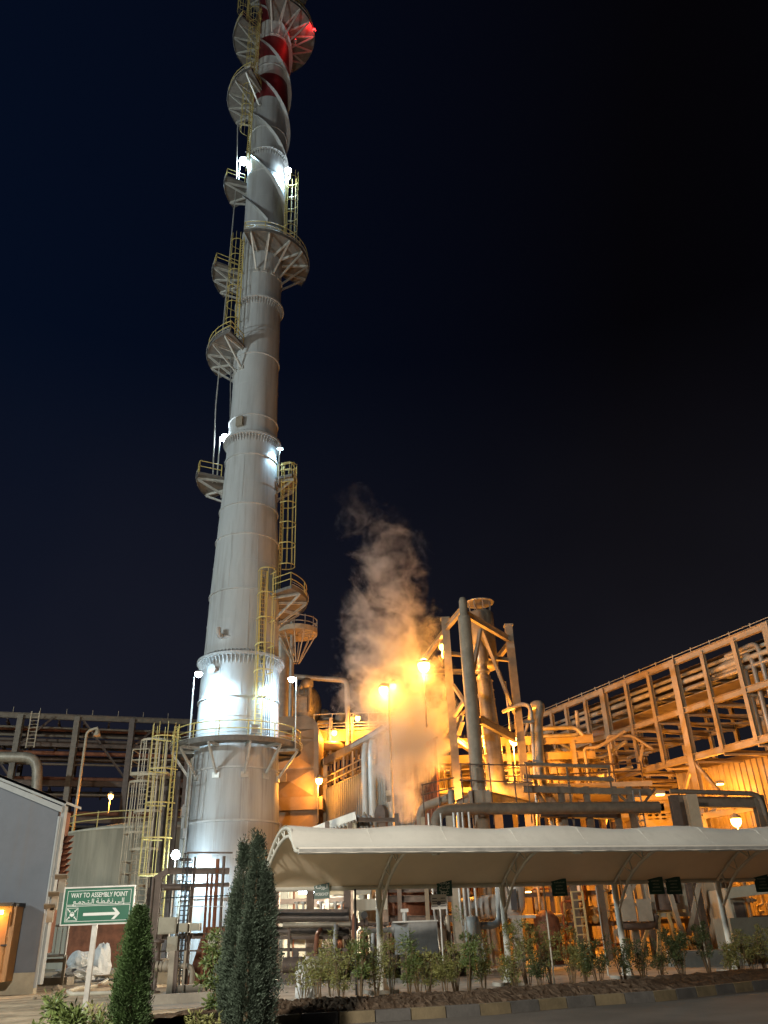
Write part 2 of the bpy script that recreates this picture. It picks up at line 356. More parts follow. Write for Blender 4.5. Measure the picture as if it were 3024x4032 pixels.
# platforms, bottom to top (angle 0 faces the camera, + to the right)
platform(13.1, -128, 118, 4.45, (-75, -48, -14, 22, 52, 84), brh=2.1)
platform(13.1, 118, 232, 4.45, (150, 200))
platform(24.2, 55, 150, 4.75, (70, 95, 125), brh=1.9)
platform(34.6, -118, -62, 4.3, (-110, -72), brh=1.4); platform(34.6, 72, 120, 3.7, (80, 112), brh=1.3)
platform(47.3, -120, -22, 4.35, (-30, -52, -75, -100), brh=2.2)
platform(58.7, -12, 128, 4.45, (-4, 18, 45, 68, 92, 116), brh=2.5); platform(57.0, -118, -58, 4.5, (-66, -88, -110), brh=2.0)
platform(69.0, -118, -62, 4.1, (-108, -72), brh=1.3)
platform(82.4, -122, -18, 4.55, (-26, -46, -68, -92, -115), brh=2.4)
platform(94.8, -4, 168, 4.7, (4, 26, 48, 70, 92, 114, 136, 158), brh=2.4); platform(93.2, -130, -42, 4.5, (-52, -76, -100, -124), brh=2.4)
platform(104.9, -180, 180, 4.0, (-150, -120, -90, -60, -30, 0, 30, 60, 90, 120, 150), brh=2, toe=False)
# ladders
ladder(att(36, rad(20)+.42), 36, 13.1, 25.6, 'ladder', 'yellow', stack, (15.9, 25.4), .62, 6, 1.9)
ladder(att(82, rad(30)+.35), 82, 24.2, 36.0, 'ladder', 'yellow', stack, (26.8, 35.9), .62, 7, 1.8)
ladder(att(-40, 2.45), -40, 47.3, 60.3, 'ladder', 'yellow', stack, (49.8, 60.2), .62, 7, 1.9)
ladder(att(72, 2.4), 75, 58.7, 70.3, 'ladder', 'yellow', stack, (60.8, 70.2), .62, 7, 1.7)
ladder(att(-42, 2.4), -42, 70.0, 84.0, 'ladder', 'yellow', stack, (75.5, 84.0), .6, 7, 1.7)
ladder(att(-34, 2.45), -34, 82.4, 96.5, 'ladder', 'yellow', stack, (85.0, 96.4), .66, 9, 1.3)
ladder(att(-50, 3.5), -50, 93.2, 104.5, 'ladder', 'yellow', stack, (95.4, 104.4), .66, 9, 1.3)
lp = Q('a', 470, 1200, 53.6); lo_ = Q('a', 390, 2000, 53.6)
ladder((-14.3, 53.6), -50, 1.0, 14.2, 'ladder', 'yellow', stack, (5.1, 14.2), .85, 7, 2.05, w_=.6)
# conduit riser and cables
MB().tube([Q('q', 515, 1300, 56.6), Q('q', 500, 2000, 56.6), Q('s', 275, 0, 56.6), Q('s', 240, 830, 56.6)], .06, 6).build('conduit', 'galv_bright', stack)
MB().tube([Q('s', 440, -600, 56.3), Q('s', 430, 290, 56.3)], .05, 6).build('conduit', 'galv', stack)
cb = MB()
for dx_ in (.22, .34, .5):
    cb.tube([AX+dirz(36+dx_*18-6)*(rad(25)+.25)+Vector((0, 0, 25.2)), AX+dirz(36+dx_*18-6)*(rad(20)+.25)+Vector((0, 0, 20)), AX+dirz(40+dx_*22)*(rad(16)+.3)+Vector((0, 0, 16.6)), AX+dirz(44+dx_*20)*(rad(14)+.25)+Vector((0, 0, 13.2))], .03, 5)
cb.build('cable_run', 'dark', stack)
# manhole, nozzle, lifting lug, access panel outline
d = dirz(-28); mh = MB(); c_ = AX+d*(rad(18.2)+.05)+Vector((0, 0, 18.15)); mh.pipe([c_-d*.2, c_+d*.35], .24, 16); mh.pipe([c_+d*.3, c_+d*.38], .34, 16); mh.box(c_+Vector((.45, 0, .1)), (.08, .3, .8), R_(-28)); mh.build('manhole', 'shell', stack)
d = dirz(-22); c_ = AX+d*(rad(20.6)+.1)+Vector((0, 0, 20.6)); MB().pipe([c_-d*.3, c_+d*.4, c_+d*.5+Vector((0, 0, .5))], .2, 12).pipe([c_+Vector((.2, 0, 0)), c_+Vector((.9, .1, -.1))], .16, 10).build('nozzle', 'shell', stack)
d = dirz(-20); c_ = AX+d*(rad(39)+.15)+Vector((0, 0, 39.3)); MB().box(c_, (.6, .3, .9), R_(-20)).build('lifting_lug', 'steel_grey', stack)
for z in (12, 8.2): pass
dm = MB()          # dark transition duct under the lowest platform and small drain ladder
for a_ in (-62, -58): dm.bar(AX+dirz(a_)*(rad(6)+.2)+Vector((0, 0, 2)), AX+dirz(a_)*(rad(12)+.2)+Vector((0, 0, 12.4)), .07, .05)
z = 2.3
while z < 12.3: dm.tube([AX+dirz(-62)*(rad(z)+.2)+Vector((0, 0, z)), AX+dirz(-58)*(rad(z)+.2)+Vector((0, 0, z))], .025, 5); z += .35
dm.build('drain_ladder', 'steel_grey', stack)
dp = MB()
for a_, z0, z1, r_ in ((-68, 0, 12.3, .09), (-64, 0, 11.5, .06), (-72, 0, 9.5, .12), (-52, 5, 12.4, .05)): dp.tube([AX+dirz(a_)*(rad(z0)+.25)+Vector((0, 0, z0)), AX+dirz(a_)*(rad(z1)+.25)+Vector((0, 0, z1))], r_, 8)
dp.build('drain_pipe', 'galv', stack)
bx = MB()
for a_, z in ((-56, 7.6), (-66, 9.0), (30, 13.9), (-60, 5.2)): bx.box(AX+dirz(a_)*(rad(z)+.3)+Vector((0, 0, z)), (.45, .3, .6), R_(a_))
bx.build('junction_box', 'galv', stack)
# floodlights on the stack: pole, head, bulb
def flood(foot, head, W, target, r=.2, spot=110, bulb=.24, m_='bulb_white', col=CW):
    foot = Vector(foot); head = Vector(head); f = MB()
    top = Vector((foot.x, foot.y, head.z+.15)); f.tube([foot, top], .055, 8); f.bar(top, head+Vector((0, 0, .15)), .06, .06)
    tdir = (Vector(target)-head).normalized(); f.lathe(head+Vector((0, 0, .1)), [(.05, .16), (.24, .06), (.28, -.04), (.26, -.04), (.2, .05), (.02, .1)], 14)
    o = f.build('floodlight', 'galv_bright', stack)
    MB().sph(head, bulb, 8).build('bulb', m_, o)
    light(head+tdir*(bulb+.15), col, W, o, r, spot, target, .8)
    light(head-Vector((0, 0, bulb+.1)), col, W*.12, o, r)
LS = .75; SK = .62
flood(Q('a', 505, 1120, 54.2), Q('a', 585, 525, 53.0), 5200*LS, AX+dirz(-20)*2.9+Vector((0, 0, 15.8)), spot=110)
flood(Q('a', 1375, 1150, 55.2), Q('a', 1345, 568, 55.2), 4200*LS, AX+dirz(48)*2.9+Vector((0, 0, 15.4)), spot=100)
flood(Q('s', 285, 830, 56.5), Q('s', 375, 345, 56.5), 5000*LS, AX+Vector((0, 0, 33)), spot=160, bulb=.34)
flood(Q('s', 958, 850, 55.9), Q('s', 975, 470, 55.9), 1200*LS, AX+Vector((0, 0, 33)), bulb=.07)
flood(Q('q', 520, 2010, 56.8), Q('q', 575, 1755, 56.6), 4500*LS, AX+Vector((0, 0, 66)), spot=160, bulb=.42)
flood(Q('q', 1085, 1960, 55.8), Q('q', 1065, 1860, 55.8), 3500*LS, AX+Vector((0, 0, 64)), spot=160, bulb=.32)
hd = Q('a', 398, 2003, 52.5); flood(hd-Vector((0, 0, hd.z)), hd, 4200*LS, AX+Vector((0, 0, 1.5)), spot=115, bulb=.27)
for x, y in ((1345, 335), (1145, 440)):
    p = Q('q', x, y, 56.2 if x > 1200 else 54.8); o = MB().tube([p-Vector((0, 0, 1.0)), p], .04, 6).box(p-Vector((0, 0, .1)), (.3, .3, .1)).build('beacon', 'galv', stack)
    MB().sph(p+Vector((0, 0, .1)), .2 if x > 1200 else .08, 8).build('bulb', 'bulb_red', o); light(p+Vector((-.5, -.3, .1)), (1, .02, .02), 130 if x > 1200 else 30, o, .1)
# ================================================================== assumed yard lighting, out of view: one high mast and one street lamp
def mast(name, x, y, h, col, W, label, spot=None, tgt=None, nh=3):
    t = thing(name, (x, y, 0), label, 'light mast' if h > 12 else 'street lamp')
    MB().tube([(x, y, 0), (x, y, h)], [.22, .09], 12).lathe((x, y, 0), [(.4, 0), (.4, .05), (.22, .3)], 12).build('pole', 'galv', t)
    for k in range(nh):
        dx = (k-(nh-1)/2)*.9; hm = MB().box((x+dx, y+.3, h+.1), (.6, .35, .3), 0, R_(20)).tube([(x, y, h-.1), (x+dx, y+.1, h)], .05, 6); o = hm.build('lamp_head', 'galv', t)
        MB().box((x+dx, y+.5, h), (.5, .03, .25), 0, R_(20)).build('bulb', 'bulb_small', o)
    light((x, y+1.2, h-.4), col, W, t, .5, spot, tgt, .7); return t
mast('assumed_light_mast', -58, 12, 24, (.82, .95, .96), 76000, 'assumed tall yard light mast standing far to the left, out of view, added to light the chimney')  # unseen, added for light; assumed from the cool tint on the chimney's left
mast('assumed_street_lamp', -8, 1, 10, (1, .91, .78), 22000, 'assumed street lamp standing on the road out of view, added to light the foreground', nh=1)  # unseen, added for light; assumed from the brightly lit carport and signs
# ================================================================== CARPORT
CE = Vector((4, 1.35, 0)).normalized(); CN = Vector((CE.y, -CE.x, 0)); SP = 4.22
C0 = Vector((-.6, 27.6, 0)); S0, S1 = -3.75, 24.5; CW_ = 5.5
def cz(u, s_=0.0):
    z = 2.88+.62*u+3.7*u*(1-u)*(1+.5*(u-.5))
    if u > .8: z -= .25*math.sin(PI*(u-.8)/.2)
    return z+.06*math.cos(2*PI*s_/SP)*math.sin(PI*u)
def cpt(s_, u, dz=0.0): return C0+CE*s_+CN*(CW_*u)+Vector((0, 0, cz(u, s_)+dz))
car = thing('carport', C0, 'long white fabric carport on curved white trusses over the planted strip', 'carport')
fb = MB(); ns_, nu = 120, 28; vs = [cpt(S0+(S1-S0)*i/ns_, j/nu, .02) for i in range(ns_+1) for j in range(nu+1)]
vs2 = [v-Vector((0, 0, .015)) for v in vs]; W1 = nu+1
fb.add(vs, [(i*W1+j, (i+1)*W1+j, (i+1)*W1+j+1, i*W1+j+1) for i in range(ns_) for j in range(nu)], True)
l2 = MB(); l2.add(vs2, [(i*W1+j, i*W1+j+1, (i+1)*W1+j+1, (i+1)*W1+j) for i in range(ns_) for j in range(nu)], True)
cv = fb.build('fabric_canopy', 'fabric', car); l2.build('warm_bounce_underside', 'warm_bounce_underside', cv)
sm2 = MB()
for k in range(1, 13):
    ss = S0+k*2.11; sm2.tube([cpt(ss, u/40, .018) for u in range(41)], .007, 4)
sm2.build('weld_seams', 'fabric', cv)
hm = MB()
for i in range(ns_):
    a, b = S0+(S1-S0)*i/ns_, S0+(S1-S0)*(i+1)/ns_; w1, w2 = .012*math.sin(i*1.9), .012*math.sin((i+1)*1.9)
    hm.quad(cpt(a, 1, .03), cpt(b, 1, .03), cpt(b, 1, -.1+w2)+CN*.03, cpt(a, 1, -.1+w1)+CN*.03, .01)
hm.build('hem', 'fabric', cv)
MB().tube([cpt(S0, 1, -.06)-CN*.03, cpt(S1, 1, -.06)-CN*.03], .075, 10).build('front_beam', 'galv_bright', car)
MB().tube([C0+CE*S0+Vector((0, 0, 2.85)), C0+CE*S1+Vector((0, 0, 2.85))], .07, 10).build('back_beam', 'post_white', car)
MB().tube([cpt(S0+.03, u/20, -.05) for u in range(21)], .05, 8).build('edge_arch', 'post_white', car)
for k in range(-1, 6):
    s_ = k*SP; b = C0+CE*s_
    if k >= 0:
        p = MB().tube([b, b+Vector((0, 0, 2.85))], .1, 14); o = p.build('post', 'post_white', car)
        MB().lathe(b, [(.3, .0), (.3, .03), (.26, .05), (.13, .5), (.1, .5)], 4, R_(20), R_(380), False).build('foot_gusset', 'post_white', o)
        MB().box(b+Vector((0, 0, .02)), (.85, .85, .16), R_(18)).build('footing', 'concrete', o)
    else: s_ = S0+.05
    ss = s_; b = C0+CE*ss; tr = MB(); U = [i/14 for i in range(15)]
    top = [cpt(ss, u*.96, -.06) for u in U]; lo0 = 2.05
    bot = [b+CN*(CW_*(.02+.94*u))+Vector((0, 0, cz(.02+.94*u)-.06-.46-.38*max(0, 1-u*6)+.4*max(0, u-.7)/.3)) for u in U]
    if k < 0: bot = [b+CN*(CW_*(.02+.94*u))+Vector((0, 0, cz(.02+.94*u)-.06-.28*math.sin(PI*min(1, u*1.0)))) for u in U]
    tr.tube(top, .045, 8); tr.tube(bot, .05, 8)
    for i in range(1, 13): tr.tube([top[i], bot[i]] if i % 2 else [top[i], bot[i+1]], .022, 6)
    tr.build('truss', 'post_white', car)
for k in range(5):
    for f_ in (.36,) if k > 2 else ():
        s_ = (k+.5)*SP; MB().tube([cpt(s_, u/14, -.04) for u in range(15)], .03, 6).build('purlin', 'post_white', car)
# ------------------------------------------------------------------ lettering
def text(s_, size, M4, m_, parent, name='lettering', sx=1.0, ext=.0015, align='CENTER', maxw=None):
    c = bpy.data.curves.new(name, 'FONT'); c.body = s_; c.size = size; c.extrude = ext; c.align_x = align; c.align_y = 'CENTER'; c.offset = size*.01
    o = bpy.data.objects.new(name, c); sc.collection.objects.link(o); bpy.context.view_layer.update()
    me = bpy.data.meshes.new_from_object(o.evaluated_get(bpy.context.evaluated_depsgraph_get())); bpy.data.objects.remove(o)
    if maxw:
        xs = [v.co.x for v in me.vertices]; wd = max(xs)-min(xs); sx = maxw/wd
    me.transform(M4 @ Matrix.Diagonal((sx, 1, 1, 1))); n = bpy.data.objects.new(name, me); sc.collection.objects.link(n); me.materials.append(M[m_])
    n.parent = parent; me.transform(Matrix.Translation(-wl(parent))); return n
def face_m(c, yaw=0.0): return Matrix.Translation(c) @ Matrix.Rotation(yaw, 4, 'Z') @ Matrix.Rotation(PI/2, 4, 'X')
AR_ASM = '\ufeca\u0640\ufee4\ufea0\u0640\ufe98\u0640\ufedf\ufe8d \ufe94\u0640\ufec4\u0640\ufed8\u0640\ufee7 \ufef0\u0640\ufedf\ufe87'
# ------------------------------------------------------------------ assembly point sign
bl = Q('c', 435, 652, 22.7); tr_ = Q('c', 1000, 360, 22.7); cx = (Q('c', 435, 652, 22.7).x+Q('c', 965, 640, 22.7).x)/2-.02; Wd = 1.78; zb_, zt_ = 2.05, 2.87
sgn = thing('assembly_sign', (cx, 22.7, 0), 'green WAY TO ASSEMBLY POINT sign with a white arrow on a grey post', 'sign')
pb = Q('c', 620, 1270, 22.75)
MB().bb(cx-.1, cx+.02, 22.72, 22.8, 0, 2.1).build('post', 'galv_bright', sgn)
fy = 22.7; bd = MB().bb(cx-Wd/2, cx+Wd/2, fy, fy+.02, zb_, zt_).build('board', 'sign_green', sgn)
frm = MB()
for x0, x1, z0, z1 in ((-Wd/2-.03, Wd/2+.03, zt_, zt_+.035), (-Wd/2-.03, Wd/2+.03, zb_-.035, zb_), (-Wd/2-.03, -Wd/2, zb_, zt_), (Wd/2, Wd/2+.03, zb_, zt_)): frm.bb(cx+x0, cx+x1, fy-.02, fy+.03, z0, z1)
frm.build('frame', 'galv_bright', sgn)
bo = MB(); y_ = fy-.003
def outline(mb, x0, x1, z0, z1, t):
    mb.bb(x0, x1, y_-.001, y_, z1-t, z1); mb.bb(x0, x1, y_-.001, y_, z0, z0+t); mb.bb(x0, x0+t, y_-.001, y_, z0+t, z1-t); mb.bb(x1-t, x1, y_-.001, y_, z0+t, z1-t)
hm_ = zb_+.42
outline(bo, cx-.82, cx+.82, hm_+.01, zt_-.055, .011); outline(bo, cx-.82, cx+.82, zb_+.05, hm_-.01, .011); outline(bo, cx-.79, cx-.5, zb_+.075, zb_+.37, .01)
bo.build('border', 'sign_white', bd)
text('WAY TO ASSEMBLY POINT', .155, face_m((cx, y_, zt_-.17)), 'sign_white', bd, maxw=1.46)
text(AR_ASM, .15, face_m((cx, y_, zt_-.315)), 'sign_white', bd, maxw=1.34)
ar = MB(); az = zb_+.21; pts = [(-.36, -.033), (.46, -.033), (.37, -.13), (.45, -.13), (.58, 0), (.45, .13), (.37, .13), (.46, .033), (-.36, .033)]
ar.poly([(cx+a, y_-.001, az+b) for a, b in pts], (0, -1, 0), .001); ar.build('arrow', 'sign_white', bd)
pic = MB(); px_, pz_ = cx-.645, zb_+.222
for sx_ in (-1, 1):
    for sz_ in (-1, 1):
        o1 = Vector((px_+sx_*.125, y_, pz_+sz_*.125)); o2 = Vector((px_+sx_*.075, y_, pz_+sz_*.075)); pic.bar(o1, o2, .02, .002, up=(0, 1, 0))
        t = Vector((-sx_*sz_, 0, 1)).normalized()*.03*1; q = (o2-o1).normalized(); tt = Vector((q.z, 0, -q.x))*.03
        pic.poly([o2+tt, o2+q*.035, o2-tt], (0, -1, 0), .001)
for dx, dz in ((-.04, .03), (0, .05), (.04, .03), (-.02, .035), (.022, .035)): pic.lathe((0, 0, 0), [], 4) if 0 else pic.poly([(px_+dx+.012*math.cos(k*PI/4), y_, pz_+dz+.012*math.sin(k*PI/4)) for k in range(8)], (0, -1, 0), .001)
for dx, dz, w_, h_ in ((-.04, -.01, .035, .05), (0, -.02, .045, .07), (.04, -.01, .035, .05)): pic.bb(px_+dx-w_/2, px_+dx+w_/2, y_-.0005*(1+(dx == 0)), y_, pz_+dz-h_/2, pz_+dz+h_/2)
pic.build('pictogram', 'sign_white', bd)
# ------------------------------------------------------------------ parking signs under the carport
def psign(c, x, y, lines, label, s_=1.0, pole=None, Y=26.0, wd=.45, hh=.46, nm='parking_sign', bm='sign_dark', hang=True):
    if hang:                                    # hung just in front of the carport's back beam
        for _ in range(12): p = Q(c, x, y, Y); Y = C0.y+(p.x-C0.x)/CE.x*CE.y-.14
    p = Q(c, x, y, Y); t = thing(nm, (p.x, Y, p.z), label, 'sign', 'green parking bay signs' if nm == 'parking_sign' else None); k = Y/26.0; wd *= k; hh *= k
    if hang:
        for sg in (-.35, .35): MB().bar((p.x+sg*wd, Y+.012, p.z+hh*.3), (p.x+sg*wd, Y+.012, 2.98), .03, .01).bar((p.x+sg*wd, Y+.012, 2.975), (p.x+sg*wd, Y+.2, 2.93), .03, .012).build('hanger', 'galv', t)
    else: MB().tube([(p.x+(pole or 0), Y+.03, 0), (p.x+(pole or 0), Y+.03, p.z+.1)], .025, 8).build('pole', 'galv_bright', t)
    b = MB().box((p.x, Y, p.z), (wd, .012, hh)).build('board', bm, t)
    for kind, val, dz, sz, mw in lines: text(val, sz*k, face_m((p.x, Y-.0075, p.z+dz*k)), 'sign_white', b, maxw=mw*k)
    return t, b, p
PPC1 = '\ufe94\u0640\ufe92\u0640\ufed7\ufe8d\ufead\u0640\ufee3'; PPC2 = '\ufe9d\ufe8e\u0640\ufe98\u0640\ufee7\ufef9\ufe8d'; WSH = '\ufe94\u0640\ufeb7\ufead\ufeee\u0640\ufedf\ufe8d'
psign('D', 695, 1923, [('t', WSH, .09, .16, .36), ('t', 'WORKSHOP', -.11, .115, .39)], 'green WORKSHOP parking sign, nearest the big juniper')
psign('D', 960, 1917, [('t', PPC1, .13, .13, .32), ('t', PPC2, 0, .13, .3), ('t', 'PPC', -.145, .12, .23)], 'green PPC parking sign above the white notice board')
far = [(1208, 1917, 29.0, 'green parking sign between the second and third carport posts', .1), (1417, 1913, 30.4, 'green parking sign, left one of the close pair right of the third post', .04), (1455, 1913, 30.8, 'green parking sign, right one of the close pair right of the third post', .04), (1647, 1908, 33.0, 'green parking sign at the right edge, beyond the fourth post', 0)]
for x, y, Y, lb, pp in far:
    t, b, p = psign('D', x, y, [], lb)
    for k, (dz, w_) in enumerate(((.15, .3), (.05, .2), (-.05, .24), (-.16, .34))):
        l = MB(); x_ = -w_/2
        while x_ < w_/2: q = random.uniform(.02, .05); l.bb(p.x+x_, p.x+x_+q, p.y-.0085, p.y-.0065, p.z+dz-.022, p.z+dz+.022-random.choice((0, .012))); x_ += q+.012
        l.build('faded_lettering', 'faded_ink', b)
t, b, p = psign('D', 948, 1948, [], 'white printed notice board on a pole below the PPC sign', Y=25.6, wd=.46, hh=.39, nm='notice_board', bm='paper', pole=.03, hang=False)
nb = MB()
for dx in (-.12, .12):
    for dz, w_ in ((.09, .13), (.01, .15), (-.05, .12), (-.11, .17)): nb.bb(p.x+dx-w_/2, p.x+dx+w_/2, p.y-.008, p.y-.0065, p.z+dz-.012, p.z+dz+.012)
nb.lathe((0, 0, 0), [(0, 0), (0, 0)], 3) if 0 else nb.poly([(p.x+.06*math.cos(k*PI/6), p.y-.008, p.z-.04+.06*math.sin(k*PI/6)) for k in range(12)], (0, -1, 0), .001)
nb.build('printed_lines', 'ink', b)
for x, y, Y, hh, lb in ((1290, 1935, 32, 2.8, 'thin bare pole left of the third carport post'), (1500, 1930, 30.5, 2.75, 'thin bare pole between the parking sign pair and the fourth post'), (1178, 1950, 27.5, 2.8, 'thin bare pole right of the second carport post'), (768, 1990, 27.0, 2.8, 'thin dark pole before the cream column')):
    p = Q('D', x, y, Y); tag(MB().tube([(p.x, Y, 0), (p.x, Y, hh)], .025 if x > 800 else .035, 8).build('pole', 'post_white' if x > 800 else 'dark', None, (p.x, Y, 0)), lb, 'pole')
# ================================================================== PLANTS
def leafcloud(mb, pts_fn, n, size, up=.5, asp=2.4):
    for _ in range(n):
        p, d = pts_fn(); s_ = size*random.uniform(.6, 1.4)
        d = (d+Vector((random.gauss(0, .5), random.gauss(0, .5), random.gauss(0, .3)+up))).normalized(); a = d.orthogonal().normalized(); a.rotate(Matrix.Rotation(random.uniform(0, 6.3), 3, d))
        mb.add([p, p+d*s_*.5+a*s_/asp/2, p+d*s_, p+d*s_*.5-a*s_/asp/2], [(0, 1, 2, 3)])
def conifer(name, base, h, r, n, m_, label, tips=1, size=.16, rot=0, lean=0):
    t = thing(name, base, label, 'tree'); B = Vector(base); cols = []
    for k in range(tips):
        a_ = 2*PI*k/tips+rot; rr = r*.5 if tips > 1 else 0
        if tips > 1: dx_, dy_, hf, rf_ = ((.26, 0, 1.0, .50), (-.36, .1, .95, .50), (.72, -.1, .80, .42), (-.66, .2, .72, .42), (.3, .5, .84, .5), (.1, -.5, .62, .55))[k]; cols.append((B+Vector((dx_*r, dy_*r, 0)), h*hf, r*rf_)); continue
        cols.append((B+Vector((math.cos(a_)*rr, math.sin(a_)*rr, 0)), h*(1 if k == 0 else random.choice((.97, .72, .9, .8, .6))), r*(1 if tips == 1 else random.uniform(.48, .7))))
    tk = MB()
    for c, hh, _ in cols: tk.tube([B+Vector((0, 0, 0)), B.lerp(c, .7)+Vector((0, 0, hh*.3)), c+Vector((0, 0, hh*.85))], [.06, .045, .012], 7)
    tk.build('trunk', 'stem', t); cr_ = MB()
    # clumps: sprays gathered in upright plumes
    for c, hh, rr in cols:
        pl = int(n/len(cols)/42)
        for _ in range(pl):
            zf = random.random()**.85; prof = ((math.sin(PI*min(1, zf*.9+.14))**.6)*(1-zf**3.2) if tips > 1 else (1-zf**3.2)**.75*(.75+.25*math.sin(PI*min(1, zf+.2))))*.98+.02
            a_ = random.uniform(0, 2*PI); q = rr*prof*random.uniform(.5, 1.0)*(1+.22*math.sin(a_*3+zf*9)+(.5 if random.random() < .1 else 0)); p = c+Vector((math.cos(a_)*q, math.sin(a_)*q, .04+zf*hh*.93)); out = Vector((math.cos(a_), math.sin(a_), 0))
            L = random.uniform(.14, .34)*(hh/3.2); ax = (out*.35+Vector((0, 0, 1))).normalized()
            for j in range(42):
                f_ = random.random(); w_ = .055*(1-f_)+.012; pp = p+ax*L*f_+Vector((random.gauss(0, w_), random.gauss(0, w_), random.gauss(0, w_)))
                d = (ax+out*.5+Vector((random.gauss(0, .45), random.gauss(0, .45), random.gauss(0, .35)))).normalized(); s_ = size*random.uniform(.35, 1.)*.55
                a = d.orthogonal().normalized(); cr_.add([pp, pp+d*s_*.5+a*s_*.16, pp+d*s_, pp+d*s_*.5-a*s_*.16], [(0, 1, 2, 3)])
    cr_.build('crown', m_, t); return t
pz = P(290*1.8228, 1968*1.8228, 15.2); conifer('cypress', (pz.x+.1, 15.2, 0), pz.z, .235, 46000, 'cypress', 'small dense bright green cypress in front of the assembly sign', size=.12)
pz = P(543*1.8228, 1806*1.8228, 16.5); conifer('juniper', (pz.x+.03, 16.5, 0), pz.z+.05, .43, 90000, 'juniper', 'large dusty green juniper with several upright tips, before the chimney', tips=6, size=.13, rot=1.2)
def shrub(x, y0, ytop, Y, wpx, label, m_='leaf', n=1500, stems=6, size=.12, low=.25, dense=.5, name='shrub'):
    b = P(x*1.8228, y0*1.8228, Y); tp = P(x*1.8228, ytop*1.8228, Y); h = tp.z-.05; wd = wpx*1.8228*Y*.9/F_/2
    t = thing(name, (b.x, Y, 0), label, 'shrub', 'young shrubs in the planting bed' if name == 'shrub' else None); B = Vector((b.x, Y, .12)); st = MB(); tips = []
    for k in range(stems):
        a_ = random.uniform(0, 2*PI); q = wd*random.uniform(.3, 1.0)*.75; hh = h*random.uniform(.62, 1.0); e = B+Vector((math.cos(a_)*q, math.sin(a_)*q*.8, hh-.12)); md = B.lerp(e, .5)+Vector((random.gauss(0, .05), random.gauss(0, .05), .05))
        st.tube([B+Vector((math.cos(a_)*.04, math.sin(a_)*.04, -.2)), md, e], [.016, .011, .004], 5); tips.append((B, md, e))
    st.build('stems', 'stem', t); cr_ = MB(); cl = []
    for _ in range(int(26*dense*2)):
        B_, md, e = random.choice(tips); f_ = random.uniform(low, 1.02); p = (B_.lerp(md, f_*2) if f_ < .5 else md.lerp(e, f_*2-1))+Vector((random.gauss(0, wd*.22), random.gauss(0, wd*.22), random.gauss(0, .06))); cl.append((p, random.uniform(.06, .17)))
    def fn():
        p, r_ = random.choice(cl); d = Vector((random.gauss(0, 1), random.gauss(0, 1), random.gauss(0, .8))).normalized(); return p+d*r_*random.random()**.5, d
    leafcloud(cr_, fn, n, size, .1, 3.2); cr_.build('foliage', m_, t); return t
SH = [(690, 2172, 2062, 24.6, 60, 'thin young shrub just right of the juniper', 'leaf', 700, 4), (737, 2160, 2030, 24.4, 80, 'leafy shrub beside the white plastic bag', 'leaf', 1500, 6), (778, 2168, 2012, 24.2, 55, 'tall slender bamboo-like shrub left of the first carport post', 'leaf_bright', 1300, 5),
    (846, 2140, 2030, 26.5, 50, 'narrow shrub right of the first carport post', 'leaf', 1000, 5), (884, 2155, 2042, 24.8, 50, 'bright feathery shrub in front of the grey tank', 'leaf_bright', 1300, 5), (925, 2140, 2070, 25.4, 60, 'low spreading shrub under the grey tank', 'leaf', 1100, 6), (962, 2150, 2062, 25.0, 55, 'low shrub at the foot of the notice board pole', 'leaf', 1100, 5),
    (1012, 2140, 1968, 25.4, 60, 'tall bright shrub before the white insulated vessel', 'leaf_bright', 1600, 6), (1045, 2130, 2045, 26.2, 55, 'shrub just left of the second carport post', 'leaf', 1100, 5), (1140, 2120, 1985, 26.8, 85, 'broad tall shrub right of the second carport post', 'leaf', 1900, 7), (1190, 2115, 2000, 28, 70, 'shrub behind the bare pole right of the second post', 'leaf', 1300, 6),
    (1235, 2105, 2010, 27.4, 80, 'wide shrub lit from behind, left of the third post', 'leaf', 1500, 6), (1292, 2112, 2035, 26.8, 75, 'dark leafy shrub directly left of the third post', 'leaf_dark', 1400, 6), (1385, 2085, 2040, 28.8, 55, 'small open shrub below the parking sign pair', 'leaf_dark', 900, 5),
    (1472, 2085, 2020, 29.4, 62, 'dense dark rounded bush left of the fourth post', 'leaf_dark', 3200, 9), (1530, 2088, 1998, 30.4, 55, 'tall dark shrub beside the fourth post', 'leaf_dark', 1500, 6), (1600, 2085, 2030, 30, 70, 'shrub right of the fourth carport post', 'leaf', 1300, 6), (1648, 2080, 2010, 31, 60, 'shrub at the right edge of the planting bed', 'leaf', 1300, 6)]
EX = [(655, 2165, 2080, 25.5, 70, 'sparse low shrub touching the right side of the juniper', 'leaf', 800, 5), (715, 2150, 2050, 27, 70, 'shrub behind the thin shrub right of the juniper', 'leaf', 1000, 5), (812, 2150, 2060, 25, 50, 'small shrub directly left of the first carport post', 'leaf', 800, 5),
    (905, 2150, 2055, 26.6, 60, 'shrub behind the bright feathery shrub', 'leaf', 1000, 6), (985, 2140, 2050, 26.6, 60, 'shrub behind and left of the tall bright shrub', 'leaf', 1000, 6), (1110, 2128, 2060, 25.6, 50, 'low shrub directly right of the second carport post', 'leaf', 900, 5), (1165, 2118, 2065, 26, 55, 'low shrub before the broad tall shrub', 'leaf_dark', 900, 5),
    (1262, 2108, 2060, 27.5, 60, 'low shrub between the two wide shrubs left of the third post', 'leaf', 900, 5), (1345, 2095, 2045, 28.2, 55, 'shrub directly right of the third carport post', 'leaf_dark', 1000, 6), (1425, 2090, 2050, 29.2, 50, 'low shrub under the right sign of the pair', 'leaf_dark', 800, 5), (1572, 2085, 2045, 30.2, 50, 'low shrub directly right of the fourth carport post', 'leaf', 900, 5), (1625, 2080, 2040, 30.4, 50, 'low shrub between the last two taller shrubs', 'leaf', 900, 5)]
SH += EX
